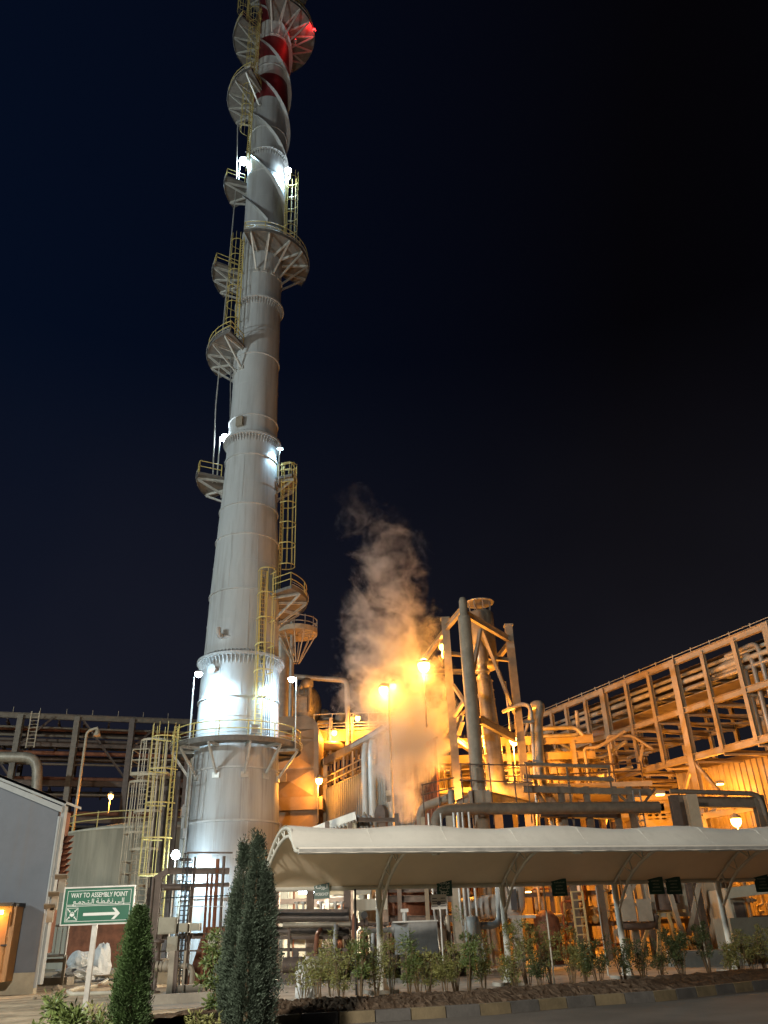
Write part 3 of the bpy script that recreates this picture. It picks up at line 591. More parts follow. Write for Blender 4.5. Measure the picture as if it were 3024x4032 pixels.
for x, y0, yt, Y, wp, lb, m_, n, stn in SH: shrub(x, y0, yt-20, Y, wp*1.2, lb, m_, int(n*1.1), stn+2, .08, low=.36 if 'tall' in lb else .26, dense=.75 if 'dense' in lb else .5)
shrub(470, 2140, 2005, 19.0, 95, 'loose broad-leaved bush left of the juniper', 'leaf_bright', 3800, 10, .1, .12, .8, 'leafy_bush')
shrub(152, 2230, 2150, 14.5, 150, 'low weedy bush at the bottom left corner', 'leaf_bright', 2600, 9, .1, .1, .7, 'weed_bush')
shrub(430, 2230, 2170, 15.5, 80, 'small weed clump between the cypress and the juniper', 'leaf', 900, 6, .08, .1, .6, 'weed_bush')
shrub(210, 2230, 2172, 15, 60, 'small weed clump beside the sign post', 'leaf', 800, 6, .09, .1, .6, 'weed_bush')
# ================================================================== LEFT: shed, tank, left pipe rack
S_Y = 34.0; cr0 = Q('D', 128, 1742, S_Y); shx = cr0.x; ez = cr0.z
shed = thing('metal_shed', (shx, S_Y, 0), 'blue-grey metal shed with a low gable roof at the left edge', 'building')
rt = Q('D', 0, 1690, S_Y); slope = (rt.z-ez)/(shx-rt.x); xr = shx-9
MB().poly([(shx, S_Y, .7), (shx, S_Y, ez-.1), (xr, S_Y, ez-.1+slope*9), (xr-9, S_Y, ez-.1), (xr-9, S_Y, .7)], (0, -1, 0), .2).build('gable_wall', 'shed_blue', shed)
MB().bb(xr-9.05, shx+.06, S_Y-.06, S_Y+.26, 0, .7).build('plinth', 'plinth', shed)
rf = MB()
for k, th in enumerate((.22, .2)):
    o_ = .12*k; rf.poly([(shx+.35-o_, S_Y-.35+o_*.6, ez-.05-k*.22), (shx+.35-o_, S_Y-.35+o_*.6, ez+.15-k*.2), (xr, S_Y-.35+o_*.6, ez+.15-k*.2+slope*9.3), (xr, S_Y-.35+o_*.6, ez-.05-k*.22+slope*9.3)], (0, -1, 0), .12)
rf.poly([(shx+.35, S_Y-.35, ez+.15), (shx+.35, S_Y+1.5, ez+.15), (xr, S_Y+1.5, ez+.15+slope*9.3), (xr, S_Y-.35, ez+.15+slope*9.3)], (0, 0, 1), .1)
rf.build('roof', 'shed_trim', shed)
sw = MB(); sw.bb(shx-.2, shx, S_Y+.2, S_Y+1.35, 1.3, ez-.1); sw.build('side_wall', 'rust', shed)
MB().tube([(shx+.12, S_Y-.1, .2), (shx+.12, S_Y-.1, ez-.4)], .07, 8).bar((shx+.2, S_Y+.1, .3), (shx+.2, S_Y+.1, ez), .14, .3).build('downpipe', 'shed_trim', shed)
wn = MB()
for i in range(7):
    for j in range(3): pass
lw = MB()
for i in range(9): lw.box((shx+.2, S_Y+.75, 3.6+i*.22), (.35, .7, .03), 0, R_(25))
lw.build('louvre', 'rust', shed)
bl_ = MB()
for i in range(9):
    for j in range(2): bl_.sph(Q('b', 452+j*24-i*1.5+random.uniform(-3, 3), 1165+i*19+j*70, S_Y+1.2+j*.6), .055, 4)
o = bl_.build('louvre_light', 'bulb_small', shed); o['kind'] = 'stuff'
for (x, y, w_, h_) in ((500, 1560, .45, .35), (440, 1700, .4, .3), (405, 1800, .4, .25)):
    p = Q('b', x, y, S_Y-.5); MB().box(p, (w_, .4, .04), .3, -.35).box(p+Vector((0, .2, -.3)), (w_*.6, .1, .5)).build('side_bracket', 'steel_grey', shed)
cab = Q('c', 40, 750, 33); e_ = thing('electrical_cabinet', (cab.x-.3, 32.9, 0), 'orange lit cabinet against the blue shed at the left edge', 'cabinet')
ct = Q('c', 62, 495, 32.9); MB().bb(ct.x-2, ct.x+.15, 32.9, 33.9, .45, ct.z).build('body', 'door_orange', e_)
MB().bb(ct.x-2.1, ct.x+.2, 32.7, 33.92, ct.z, ct.z+.12).build('canopy', 'dark', e_); MB().bb(ct.x-.5, ct.x+.1, 32.84, 32.9, .8, ct.z-.2).build('door', 'door_orange', e_); MB().bb(ct.x, ct.x+.2, 32.76, 32.84, (ct.z)*.55, ct.z*.55+.06).build('handle', 'dark', e_)
o = MB().box((ct.x-.25, 32.6, ct.z-.2), (.4, .14, .14)).build('lamp', 'bulb_sodium', e_); light((ct.x-.3, 32.3, ct.z-.4), SOD, 45, e_)
# gate
ga = thing('barred_gate', Q('c', 310, 930, 40), 'pale barred steel gate beside the corner of the shed', 'gate'); a = Q('c', 310, 640, 40); c2 = Q('c', 470, 850, 40)
gm = MB(); x0, x1, z0, z1 = a.x-.3, c2.x, c2.z, a.z
for p, q in (((x0, z0), (x1, z0)), ((x0, z1), (x1, z1)), ((x0, z0), (x0, z1)), ((x1, z0), (x1, z1))): gm.tube([(p[0], 40, p[1]), (q[0], 40, q[1])], .05, 8)
gm.build('gate_frame', 'white', ga); b_ = MB()
for k in range(1, 6): b_.tube([(x0+(x1-x0)*k/6, 40, z0), (x0+(x1-x0)*k/6, 40, z1)], .02, 6)
b_.build('bars', 'white', ga); MB().bb(x0-.3, x1+.2, 40.1, 41, 0, .3).bar((x0, 40.1, 0), (x0, 40.1, z0), .12).bar((x1, 40.1, 0), (x1, 40.1, z0), .12).bar((x0-.3, 40.2, z0-.2), (x1, 40.2, z0-.2), .15).build('stand', 'steel_grey', ga)
# storage tank with roof railing
tk0 = Q('D', 150, 1800, 70); tk1 = Q('D', 300, 1800, 70); tkx, tr2 = tk0.x+7.2, 7.4; tz = Q('D', 220, 1793, 63).z
tank = thing('storage_tank', (tkx, 70, 0), 'wide cream storage tank with a railed roof behind the assembly sign', 'tank')
MB().lathe((tkx, 70, 0), [(tr2, 0), (tr2, tz), (tr2+.12, tz), (tr2+.12, tz+.15), (tr2*.5, tz+.9), (.01, tz+1.3)], 64).build('shell', 'cream', tank)
rg = MB()
for z in (2.4, 4.2): rg.lathe((tkx, 70, 0), [(tr2, z-.03), (tr2+.05, z), (tr2, z+.03)], 64)
rg.build('weld_ring', 'cream', tank)
rl = MB(); pp = [Vector((tkx, 70, tz+.15))+dirz(-100+k*10)*(tr2+.05) for k in range(21)]; railing(rl, pp, 1.2, .04, per=2); rl.build('roof_railing', 'yellow', tank)
# lamps on posts
def lamp(foot, head, col, W, label, bulb=.16, m_='bulb_sodium', name='lamp_post', cat='lamp', r=.05, hood=True, pm='tan_steel', spill=None):
    foot = Vector(foot); head = Vector(head); t = thing(name, foot, label, cat, 'lamps on posts around the plant'); p = MB()
    p.tube([foot, Vector((foot.x, foot.y, head.z+.3)), Vector((head.x, head.y, head.z+.34))], r, 8); p.build('pole', pm, t)
    h = MB().lathe(head, [(.04, .42), (.1, .4), (bulb*1.1, .22), (bulb*1.25, .1), (bulb*1.1, .1)], 12); h.build('lamp_head', pm, t)
    MB().sph(head, bulb, 8, 1.2).build('bulb', m_, t)
    light(head-Vector((0, .35, bulb+.25)), col, W*SK, t, .12); return t
p = Q('b', 905, 905, 71); lamp(Q('b', 885, 1040, 71), p, SOD, 1000, 'small sodium lamp on the tank roof railing', .2)
# caged access ladders on the brown steel tower
tw = thing('ladder_tower', Q('b', 1200, 1700, 60), 'pale caged access ladder with two small landings, left of the yellow ladder', 'ladder')
def cage_at(c, x0, y0, x1, y1, Y, wd, name, m_, par, hoops, nv=6):
    a = Q(c, x0, y0, Y); b = Q(c, x1, y1, Y); X = (a.x+b.x)/2; cg = MB(); l = MB(); zt, zb = a.z, b.z
    for s_ in (-.3, .3): l.bar((X+s_, Y+.4, 0), (X+s_, Y+.4, zt), .1, .06)
    z = .3
    while z < zt: l.tube([(X-.3, Y+.4, z), (X+.3, Y+.4, z)], .03, 5); z += .33
    lo = l.build(name, m_, par)
    def cp(th, z): return Vector((X+math.sin(th)*wd, Y-math.cos(th)*wd*.8, z))
    for k in range(hoops):
        z = zb+(zt-zb)*k/(hoops-1); pts = [cp(-PI*.7+PI*1.4*i/12, z) for i in range(13)]
        for p_, q_ in zip(pts, pts[1:]): cg.bar(p_, q_, .03, .16)
    for i in range(nv): th = -PI*.65+PI*1.3*i/(nv-1); cg.bar(cp(th, zb), cp(th, zt), .06, .03)
    cg.build('cage', m_, lo); return lo
cage_at('b', 1290, 450, 1150, 1340, 58.5, .95, 'ladder', 'tan_steel', tw, 4)
cage_at('b', 1175, 790, 1060, 1640, 59.5, .9, 'ladder', 'tan_steel', tw, 3)
for (xa, ya, xb, yb) in ((1090, 720, 1400, 480), (1000, 1650, 1120, 1360)):
    a = Q('b', xa, ya, 60); b = Q('b', xb, yb, 60); m_ = MB(); z = a.z; m_.bb(a.x, b.x, 59.2, 61.2, z-.25, z)
    o = m_.build('landing', 'tan_steel', tw); rr = MB(); railing(rr, [Vector((a.x, 61, z)), Vector((a.x, 59.3, z)), Vector((a.x+1.2, 59.3, z))], 1.6, .05, per=1, mids=(1.6, .85)); railing(rr, [Vector((a.x+1.5, 61.1, z)), Vector((b.x, 61.1, z))], 1.3, .04, per=1); rr.build('railing', 'tan_steel', o)
cm = MB()
for x in (1240, 1395, 1300): q = Q('b', x, 1500, 61.3); cm.ib((q.x, 61.3, 0), (q.x, 61.3, 12.6), .3, .3, up=(0, 1, 0))
cm.build('column', 'brown_steel', tw)
# left pipe rack
LA, LB = Vector((-39.3, 80, 0)), Vector((-19, 86.9, 0)); LD = (LB-LA).normalized(); LN = Vector((LD.y, -LD.x, 0))
lr = thing('pipe_rack', LA, 'dark multi-level steel pipe rack across the left background', 'pipe rack')
A_ = LA-LD*9; B_ = LB
def lb(a, b, z, w_, h_, nm, off=0.0, m_='brown_steel'): MB().ib(a+LN*off+Vector((0, 0, z)), b+LN*off+Vector((0, 0, z)), w_, h_).build(nm, m_, lr)
for z, h_ in ((22.1, .55), (19.3, .4), (15.6, .55), (12.2, .6)):
    for off in (0, -7): lb(A_, B_, z, .3, h_, 'beam', off, 'weathered_steel' if z == 22.1 and not off else 'brown_steel')
xs_ = [-44, -37.4, -32.3, -27.15, -21.5]
for x in xs_:
    t = (x-LA.x)/LD.x; p = LA+LD*t
    for off in (0, -7): MB().ib(p+LN*off, p+LN*off+Vector((0, 0, 22.2)), .55 if off == 0 else .4, .5).build('column', 'weathered_steel' if x < -30 and off == 0 else 'brown_steel', lr)
for i in range(26):
    p = A_.lerp(B_, i/25); o = MB()
    for z in (21.6, 19.1, 15.2, 12): o.ib(p+Vector((0, 0, z)), p-LN*7+Vector((0, 0, z)), .2, .3)
    if i % 2 == 0: o.build('cross_beam', 'brown_steel', lr)
for i, (z, off) in enumerate([(21.2, -1), (21.3, -2.2), (21.1, -3.6), (20.5, -1.5), (20.4, -3), (20.6, -5), (19.9, -.8), (19.75, -2.5), (19.8, -4.2), (18.6, -.6), (18.3, -2), (18.5, -4), (17.6, -1), (16.2, -1.2), (16.3, -2.8), (16.2, -5), (14.6, -.5), (12.9, -1), (12.8, -3)]):
    r_ = .12+.1*((i*7) % 4)/3; MB().tube([A_+LN*off+Vector((0, 0, z)), B_+LN*off+Vector((0, 0, z))], r_, 8).build('pipe', ('weathered_steel', 'rust', 'brown_steel', 'weathered_steel')[i % 4], lr)
rr = MB(); railing(rr, [A_.lerp(B_, i/12)+Vector((0, 0, 22.35)) for i in range(13)], .6, .03, mids=(.0,), per=1); rr.build('guard_rail', 'tan_steel', lr)
for x in (-37.4, -27.15):
    p = LA+LD*((x-LA.x)/LD.x); MB().ib(p+Vector((0, 0, 19)), p+LD*3+Vector((0, 0, 22)), .2, .2).ib(p-LD*5+Vector((0, 0, 22)), p+Vector((0, 0, 16)), .2, .2).build('brace', 'brown_steel', lr)
pa = [Q('b', -200, 580, 74), Q('b', 310, 585, 74), Q('b', 350, 600, 74)-Vector((-.25, 0, 5.5))]
tag(MB().pipe(pa, .46, 20, 1.3).build('insulated_pipe', 'insul_dirty', None, pa[1]), 'thick insulated pipe bending down above the shed roof', 'pipe')
gl = Q('b', 660, 700, 70); tp = [Q('b', 620, 960, 70), Q('b', 690, 370, 70), Q('b', 800, 345, 70)]; tp[1].x = tp[0].x+.4
gn = thing('gooseneck_lamp', (tp[0].x, 70, 0), 'unlit gooseneck lamp with a curved arm before the left pipe rack', 'lamp'); MB().pipe([Vector((tp[0].x, 70, 0)), Vector((tp[0].x+.1, 70, tp[1].z)), tp[2]], .12, 10, 1.4).build('pole', 'tan_steel', gn)
MB().lathe(tp[2]-Vector((0, 0, .9)), [(.04, .9), (.2, .6), (.32, .2), (.3, .2), (.02, .5)], 16).build('lamp_head', 'tan_steel', gn)
# ladder climbing left rack
o = MB(); p = Q('b', 265, 380, 79.5)
for s_ in (-.4, .4): o.bar((p.x+s_, 79.5, 18.6), (p.x+s_, 79.5, 22.2), .1)
for k in range(10): o.tube([(p.x-.4, 79.5, 18.8+k*.35), (p.x+.4, 79.5, 18.8+k*.35)], .03, 5)
o.build('ladder', 'tan_steel', lr)
# debris on the left ground
def blob(name, c, size, m_, label, cat, seed=0, jag=.3, sub=3, group=None):
    bm_ = bpy.data.meshes.new(name); import bmesh; b = bmesh.new(); bmesh.ops.create_icosphere(b, subdivisions=sub, radius=1); rnd = random.Random(seed); off = rnd.random()*9
    for v in b.verts:
        k = 1+jag*(math.sin(v.co.x*5+off)*math.cos(v.co.y*4+off*2)+.6*math.sin(v.co.z*9+off+v.co.x*7)); v.co = Vector((v.co.x*size[0]*k, v.co.y*size[1]*k, v.co.z*size[2]*k))
    b.to_mesh(bm_); b.free(); bm_.materials.append(M[m_]); o = bpy.data.objects.new(name, bm_); sc.collection.objects.link(o); o.location = c; return tag(o, label, cat, group)
def gr(c, x, y): return QG(c, x, y)
pg = gr('c', 560, 1035); plt = thing('pallet', pg, 'broken wooden pallet carrying plastic bags beside the sign post', 'pallet')
for k in range(5): MB().box(pg+Vector((0, -.6+k*.3, .2)), (3.6, .2, .04)).build('plank', 'wood', plt)
for k in range(3): MB().box(pg+Vector((-1.6+k*1.6, 0, .09)), (.15, 1.3, .17)).build('runner', 'wood', plt)
k_ = pg.y*.0003
q = Q('c', 580, 900, pg.y-.1); blob('plastic_bag', q, (.62, .5, .5), 'bag', 'rounded stuffed plastic bag on the pallet, left of the sign post', 'bag', 1, .12)
q = Q('c', 575, 990, pg.y-.5); blob('plastic_bag', q, (1.0, .5, .35), 'bag', 'flat crumpled white plastic bag at the front of the pallet', 'bag', 2, .25)
q = Q('c', 735, 930, pg.y); tb_ = blob('plastic_bag', q, (.45, .35, 1.0), 'bag', 'tall knotted white sack right of the sign post', 'bag', 3, .14)
q = QG('m', 310, 1340); blob('plastic_bag', q+Vector((0, 0, .45)), (.33, .28, .55), 'bag', 'white plastic sack between the juniper and the first carport post', 'bag', 5, .25)
for x, y, s_, lb_ in ((120, 1090, .14, 'small stone on the sandy ground at the far left'), (415, 1110, .2, 'brown stone on the sand left of the sign post'), (400, 1130, .1, 'tiny stone touching the larger brown stone'), (250, 1170, .07, 'pebble on the sand between the stones'), (540, 1230, .07, 'pebble near the foot of the sign post')):
    blob('stone', gr('c', x, y)+Vector((0, 0, s_*.4)), (s_, s_, s_*.7), 'stone', lb_, 'stone', int(x), .2, 2, 'stones on the sand')
hp = [gr('c', x, y)+Vector((0, 0, .05)) for x, y in ((820, 1000), (760, 1050), (690, 1085), (560, 1100), (490, 1125), (520, 1145), (640, 1142), (820, 1135))]
tag(MB().tube(hp, .07, 10).build('hose', 'hose', None, hp[3]), 'pale loop of hose lying on the sand behind the sign post', 'hose')
hp = [gr('c', x, y)+Vector((0, 0, .04)) for x, y in ((160, 1048), (300, 1062), (450, 1065), (600, 1050), (720, 1042), (860, 1030), (930, 1010))]
tag(MB().tube(hp, .05, 8).build('hose', 'dark', None, hp[3]), 'long dark hose lying along the ground before the pallet', 'hose')
a = gr('c', 170, 1050); b = gr('c', 420, 1000); tag(MB().box((a+b)/2+Vector((0, 1, .15)), ((b-a).length, 3, .3), .2).build('concrete_step', 'steel_grey', None, a), 'dark concrete step below the barred gate', 'step')
# low rusty wall/container behind the sign
a = Q('c', 480, 780, 52); b = Q('c', 900, 650, 52); ctn = thing('waste_skip', (a.x, 52, 0), 'rusty brown container behind the bags and the sign post', 'container')
MB().bb(a.x, b.x+.2, 52, 54.5, .25, 3.4).build('body', 'rust', ctn); MB().bb(a.x-.1, b.x+.3, 51.9, 54.6, 3.4, 3.6).build('rim', 'tan_steel', ctn)
# ================================================================== CENTRE: boiler casing, drum, exhaust pipes
def V(x, y, z): return Vector((x, y, z))
BY = 64.0
b0 = Q('p', 0, 920, BY); b1 = Q('p', 850, 1100, BY); btop = Q('p', 700, 905, BY).z; bx0, bx1 = b0.x-2.5, b1.x; bb_ = Q('a', 1400, 1535, BY).z
boil = thing('boiler_casing', (bx1-3, BY, 0), 'tall orange-lit steel duct casing with crossed creases, right behind the chimney', 'casing')
def crease(mb, x0, x1, z0, z1, y, dp):
    c = V((x0+x1)/2, y-dp, (z0+z1)/2); A = [V(x0, y, z0), V(x1, y, z0), V(x1, y, z1), V(x0, y, z1)]
    for i in range(4): mb.add([A[i], A[(i+1) % 4], c], [(0, 1, 2)])
cz_ = [bb_, bb_+2.15, bb_+4.3, btop-1.0]
cb = MB()
R1 = 1.15; arc = [V(bx1-R1+R1*math.sin(t*PI/12), BY, btop-R1+R1*math.cos(t*PI/12)) for t in range(7)]
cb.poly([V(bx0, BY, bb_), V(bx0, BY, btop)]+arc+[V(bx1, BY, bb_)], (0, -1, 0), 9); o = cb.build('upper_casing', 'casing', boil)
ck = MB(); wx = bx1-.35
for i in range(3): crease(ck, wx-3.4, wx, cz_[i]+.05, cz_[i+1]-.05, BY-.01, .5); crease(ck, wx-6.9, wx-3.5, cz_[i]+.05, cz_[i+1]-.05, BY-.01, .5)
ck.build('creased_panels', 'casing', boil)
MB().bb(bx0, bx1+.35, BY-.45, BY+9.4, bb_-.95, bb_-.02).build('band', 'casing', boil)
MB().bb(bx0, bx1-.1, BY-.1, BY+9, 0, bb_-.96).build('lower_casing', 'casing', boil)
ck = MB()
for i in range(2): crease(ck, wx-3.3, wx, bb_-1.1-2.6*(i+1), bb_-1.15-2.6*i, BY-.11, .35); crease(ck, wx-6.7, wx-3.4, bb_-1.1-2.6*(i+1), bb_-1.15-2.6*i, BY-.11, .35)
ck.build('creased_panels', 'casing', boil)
p = Q('a', 1250, 1375, BY-.4); MB().box(p, (1.0, .5, .65)).build('nozzle_box', 'steel_grey', boil)
dc = Q('p', 700, 700, 73); dr = thing('steam_drum', (dc.x, 73, 0), 'large round-ended steam drum above the orange duct casing', 'tank')
d_r = (Q('p', 750, 440, 73).z-Q('p', 750, 900, 73).z)/2+.5; dzc = Q('p', 750, 440, 73).z-d_r; dxe = Q('p', 892, 800, 73).x
mm = MB(); prof = [(dxe-d_r*.62*(1-math.cos(k*PI/16)), d_r*math.sin(k*PI/16)) for k in range(9)]; vs = []
for xx, rr_ in [(dxe-9, d_r)]+prof[::-1]:
    for k in range(40): vs.append(V(xx, 73+rr_*math.cos(k*PI/20), dzc+rr_*math.sin(k*PI/20)))
mm.add(vs, [(i*40+k, i*40+(k+1) % 40, (i+1)*40+(k+1) % 40, (i+1)*40+k) for i in range(9) for k in range(40)], True); mm.build('shell', 'insul_dirty', dr)
for xx in (dxe-d_r-.3, dxe-d_r-2.2, dxe-7): MB().tube([V(xx, 73, dzc), V(xx+.12, 73, dzc)], d_r+.04, 40).build('strap', 'steel_grey', dr)
MB().bb(dxe-9, dxe-1, 71, 75, dzc-d_r-.8, dzc-d_r+.5).bb(dxe-3, dxe-2.5, 71, 75, 12, dzc-d_r).bb(dxe-8, dxe-7.5, 71, 75, 12, dzc-d_r).build('saddle', 'tan_steel', dr)
vp = Q('p', 690, 330, 69.5); o = MB().pipe([Q('p', 545, 460, 69.5), Q('p', 620, 350, 69.5), Q('p', 700, 400, 69.5), Q('p', 690, 840, 69.5)], .2, 10).sph(Q('p', 650, 375, 69.5), .5, 8).tube([Q('p', 705, 340, 69.5), Q('p', 705, 430, 69.5)], .3, 10)
for a, b in (((520, 450), (700, 450)), ((520, 570), (700, 570)), ((520, 450), (520, 570)), ((610, 450), (610, 570))): o.tube([Q('p', *a, 69.5), Q('p', *b, 69.5)], .07, 6)
o.build('relief_valve', 'insul_dirty', dr)
ex = thing('exhaust_pipes', Q('a', 1320, 500, 67), 'pair of tall insulated pipes with a round railed landing, right of the chimney', 'pipe')
MB().tube([V(Q('a', 1265, 600, 67).x, 67, 10), V(Q('a', 1265, 600, 67).x, 67, Q('a', 1265, 110, 67).z)], .6, 24).build('wide_pipe', 'insul', ex)
xx = Q('a', 1345, 400, 66).x; MB().tube([V(xx, 66, 12), V(xx, 66, Q('a', 1345, 90, 66).z)], .2, 18).lathe((xx, 66, Q('a', 1345, 350, 66).z), [(.2, -.3), (.32, -.3), (.32, .3), (.2, .3)], 16).build('narrow_pipe', 'insul', ex)
pc = Q('a', 1400, 150, 66); rr_ = 1.75; c0 = V(Q('a', 1385, 250, 66).x, 66, Q('a', 1420, 195, 66).z)
lg = MB(); lg.lathe(c0, [(.05, 0), (rr_, 0), (rr_, .3), (rr_+.03, .3), (rr_+.03, -.15), (rr_, -.15), (.05, -.05)], 24, smooth=False)
for k in range(12): d = dirz(k*30); lg.bar(c0+V(0, 0, -.1), c0+d*rr_+V(0, 0, -.1), .1, .16); lg.bar(c0+d*.3+V(0, 0, -2.6), c0+d*(rr_-.1)+V(0, 0, -.2), .08)
lo = lg.build('landing', 'tan_steel', ex); rl = MB(); railing(rl, [c0+dirz(k*15)*rr_ for k in range(25)], 1.2, .04, per=2); rl.build('railing', 'galv_bright', lo)
hp = thing('overhead_pipe', Q('p', 520, 270, 70), 'horizontal pipe with a vertical drop passing through the steam', 'pipe')
MB().pipe([Q('p', 440, 265, 70), Q('p', 1310, 330, 70), Q('p', 1320, 330, 70)-V(0, 0, 6)], .23, 16, .5).build('pipe', 'insul', hp)
# catwalk level with equipment and railings
CY = 70.0
cw = thing('catwalk', Q('j', 500, 600, CY), 'yellow-lit steel catwalk with white railings behind the steam', 'catwalk')
xa, xb = Q('j', -60, 600, CY).x, Q('j', 1150, 600, CY).x+3
zb1 = Q('j', 400, 590, CY).z
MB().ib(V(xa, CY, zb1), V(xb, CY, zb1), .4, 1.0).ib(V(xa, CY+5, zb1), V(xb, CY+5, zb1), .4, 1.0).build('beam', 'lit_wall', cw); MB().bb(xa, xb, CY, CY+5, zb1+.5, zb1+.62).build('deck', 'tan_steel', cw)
for yy, w_ in ((780, .35), (930, .4), (1190, .5), (1450, .5)):
    z = Q('j', 200, yy, CY).z; MB().ib(V(xa, CY+.3, z), V(xb-1, CY+.3, z), .3, w_).build('beam', 'tan_steel', cw)
for x in (205, 555, 980, 60): q = Q('j', x, 900, CY-.2); MB().ib(V(q.x, CY-.25, 0), V(q.x, CY-.25, zb1+(1.5 if x != 60 else 0)), .22, .22, up=(0, 1, 0)).build('column', 'tan_steel', cw)
rl = MB(); zr0 = zb1+.55; railing(rl, [V(xa+(xb-xa)*k/12, CY-.05, zr0) for k in range(13)], Q('j', 300, 245, CY).z-zr0, .05, per=2, mids=(Q('j', 300, 245, CY).z-zr0, Q('j', 300, 395, CY).z-zr0, .25)); rl.build('railing', 'galv_bright', cw)
for yy in (820, 880): z = Q('j', 100, yy, CY).z; MB().tube([V(xa, CY-.3, z), V(Q('j', 360, yy, CY).x, CY-.3, z)], .05, 6).build('guard_rail', 'tan_steel', cw)
tag(MB().pipe([Q('j', -60, 750, 69), Q('j', 300, 745, 69), Q('j', 380, 760, 70.5)], .36, 20, .6).build('exchanger_shell', 'lit_wall', None, Q('j', 100, 750, 69)), 'yellow-lit round-ended horizontal pipe below the catwalk lamps', 'pipe')
tag(MB().pipe([Q('p', 830, 1045, 71), Q('p', 1040, 1040, 71), Q('p', 1000, 1200, 71)], .32, 16).build('bent_pipe', 'lit_wall', None, Q('p', 900, 1045, 71)), 'short bent pipe beside the top of the duct casing', 'pipe')
vs_ = thing('valve_group', Q('j', 470, 480, 74), 'cluster of round valves and a standpipe on the catwalk, under the steam', 'valve')
MB().tube([Q('j', 470, 600, 74), Q('j', 465, 100, 74)], .2, 14).build('standpipe', 'insul_dirty', vs_)
MB().sph(Q('j', 100, 290, 74), .7, 10).lathe(Q('j', 180, 350, 73), [(.1, 0), (.6, 0), (.6, .15), (.1, .2)], 18).build('valve', 'insul_dirty', vs_); MB().lathe(Q('j', 510, 350, 73), [(.1, 0), (.45, 0), (.45, .12), (.1, .2)], 18).sph(Q('j', 370, 330, 74), .6, 10).build('valve', 'insul_dirty', vs_)
SP_ = [((1262, 2983), (1240, 2800), 'x')]
def lampQ(c, hx, hy, fx, Y, W, label, bulb=.22, fz=None, **k):
    h = Q(c, hx, hy, Y); f = V(Q(c, fx, hy, Y).x, Y, fz if fz is not None else h.z-3); return lamp(f, h, SOD, W, label, bulb, **k)
lampQ('j', 635, 315, 560, 69.2, 1800, 'sodium lamp above the catwalk railing, right one of the two')
lampQ('j', 268, 545, 208, 69.2, 1800, 'sodium lamp on the catwalk, left and lower of the two')
lampQ('j', 25, 1300, 10, 62.8, 1300, 'sodium lamp low on the right edge of the duct casing', bulb=.26)
# ------------------------------------------------------------------ corrugated enclosure
wa = V(-4.86, 66, 0); wa.x = Q('j', 140, 1440, 66).x; wb = V(Q('j', 780, 1130, 58.3).x, 58.3, 0); WD = (wb-wa).normalized(); wb = wa+WD*19.5; WN = V(WD.y, -WD.x, 0)
zw = Q('j', 140, 1440, 66).z; zr = Q('j', 140, 1050, 66).z
if WN.y > 0: WN = -WN
enc = thing('corrugated_enclosure', wa, 'long corrugated metal enclosure with an open slatted top, half hidden by steam', 'building')
def corrug(mb, a, b, z0, z1, n_, pitch=.42, dep=.10):
    L = (b-a).length; d = (b-a)/L; k = int(L/pitch); vs = []
    for i in range(k):
        for f_, o_ in ((0, 0), (.4, 0), (.5, dep), (.9, dep)):
            p = a+d*pitch*(i+f_)+n_*o_; vs += [p+V(0, 0, z0), p+V(0, 0, z1)]
    vs += [a+d*pitch*k+V(0, 0, z0), a+d*pitch*k+V(0, 0, z1)]
    mb.add(vs, [(2*i, 2*i+2, 2*i+3, 2*i+1) for i in range(len(vs)//2-1)])
cm = MB(); corrug(cm, wa, wb-WD*3.5, 0, zw, WN); cm.build('corrugated_wall', 'clad', enc)
cm = MB(); corrug(cm, wb-WD*3.5, wb, 0, zw, WN); cm.build('rusty_wall', 'rust', enc)
cm = MB(); corrug(cm, wa-WN*2.5, wa, 0, zw, -WD); cm.build('end_wall', 'clad', enc)
rf = MB(); rf.bar(wa-WD*1+V(0, 0, zr+.2), wb+V(0, 0, zr+.2), .5, .55); o = rf.build('eaves_beam', 'steel_grey', enc)
rf = MB(); rf.quad(wa-WD*1+V(0, 0, zr+.55), wb+V(0, 0, zr+.55), wb-WD*2-WN*2.5+V(0, 0, zr+.8), wa-WD-WN*2.5+V(0, 0, zr+.8), .1); rf.build('roof', 'clad', enc)
MB().bar(wa+V(0, 0, zw), wb+V(0, 0, zw), .12, .12).build('wall_cap', 'steel_grey', enc)
MB().bar(wa+WD*6.5+WN*.35+V(0, 0, zr+.1), wb+WN*.35+V(0, 0, zr+.1), .22, .25).build('gutter', 'galv_bright', enc)
for k in range(14):
    p = wa+WD*(.6+k*.95); s = MB(); s.bar(p+V(0, 0, zw+.2), p+WD*.35+V(0, 0, zr-.1), .45, .06, up=tuple(WN)); s.build('slat', 'brown_steel', enc)
for k in range(8): p = wa+WD*(.2+k*1.9)+WN*.05; MB().bar(p+V(0, 0, zw), p+V(0, 0, zr), .12, .12).build('mullion', 'tan_steel', enc)
MB().tube([wa+WN*.4+V(0, 0, zw+.75), wa+WN*.4+WD*11+V(0, 0, zw+.75)], .05, 6).tube([wa+WN*.4+V(0, 0, zw+.3), wa+WN*.4+WD*11+V(0, 0, zw+.3)], .05, 6).build('rail', 'tan_steel', enc)
MB().bar(wa+WN*.1+V(0, 0, 0), wa+WN*.1+V(0, 0, zr+.5), .3, .3).build('corner_post', 'tan_steel', enc)
dpx = wa+WD*10.3+WN*.6
dpt = thing('silver_duct', dpx, 'shiny vertical twin duct in front of the corrugated enclosure', 'duct')
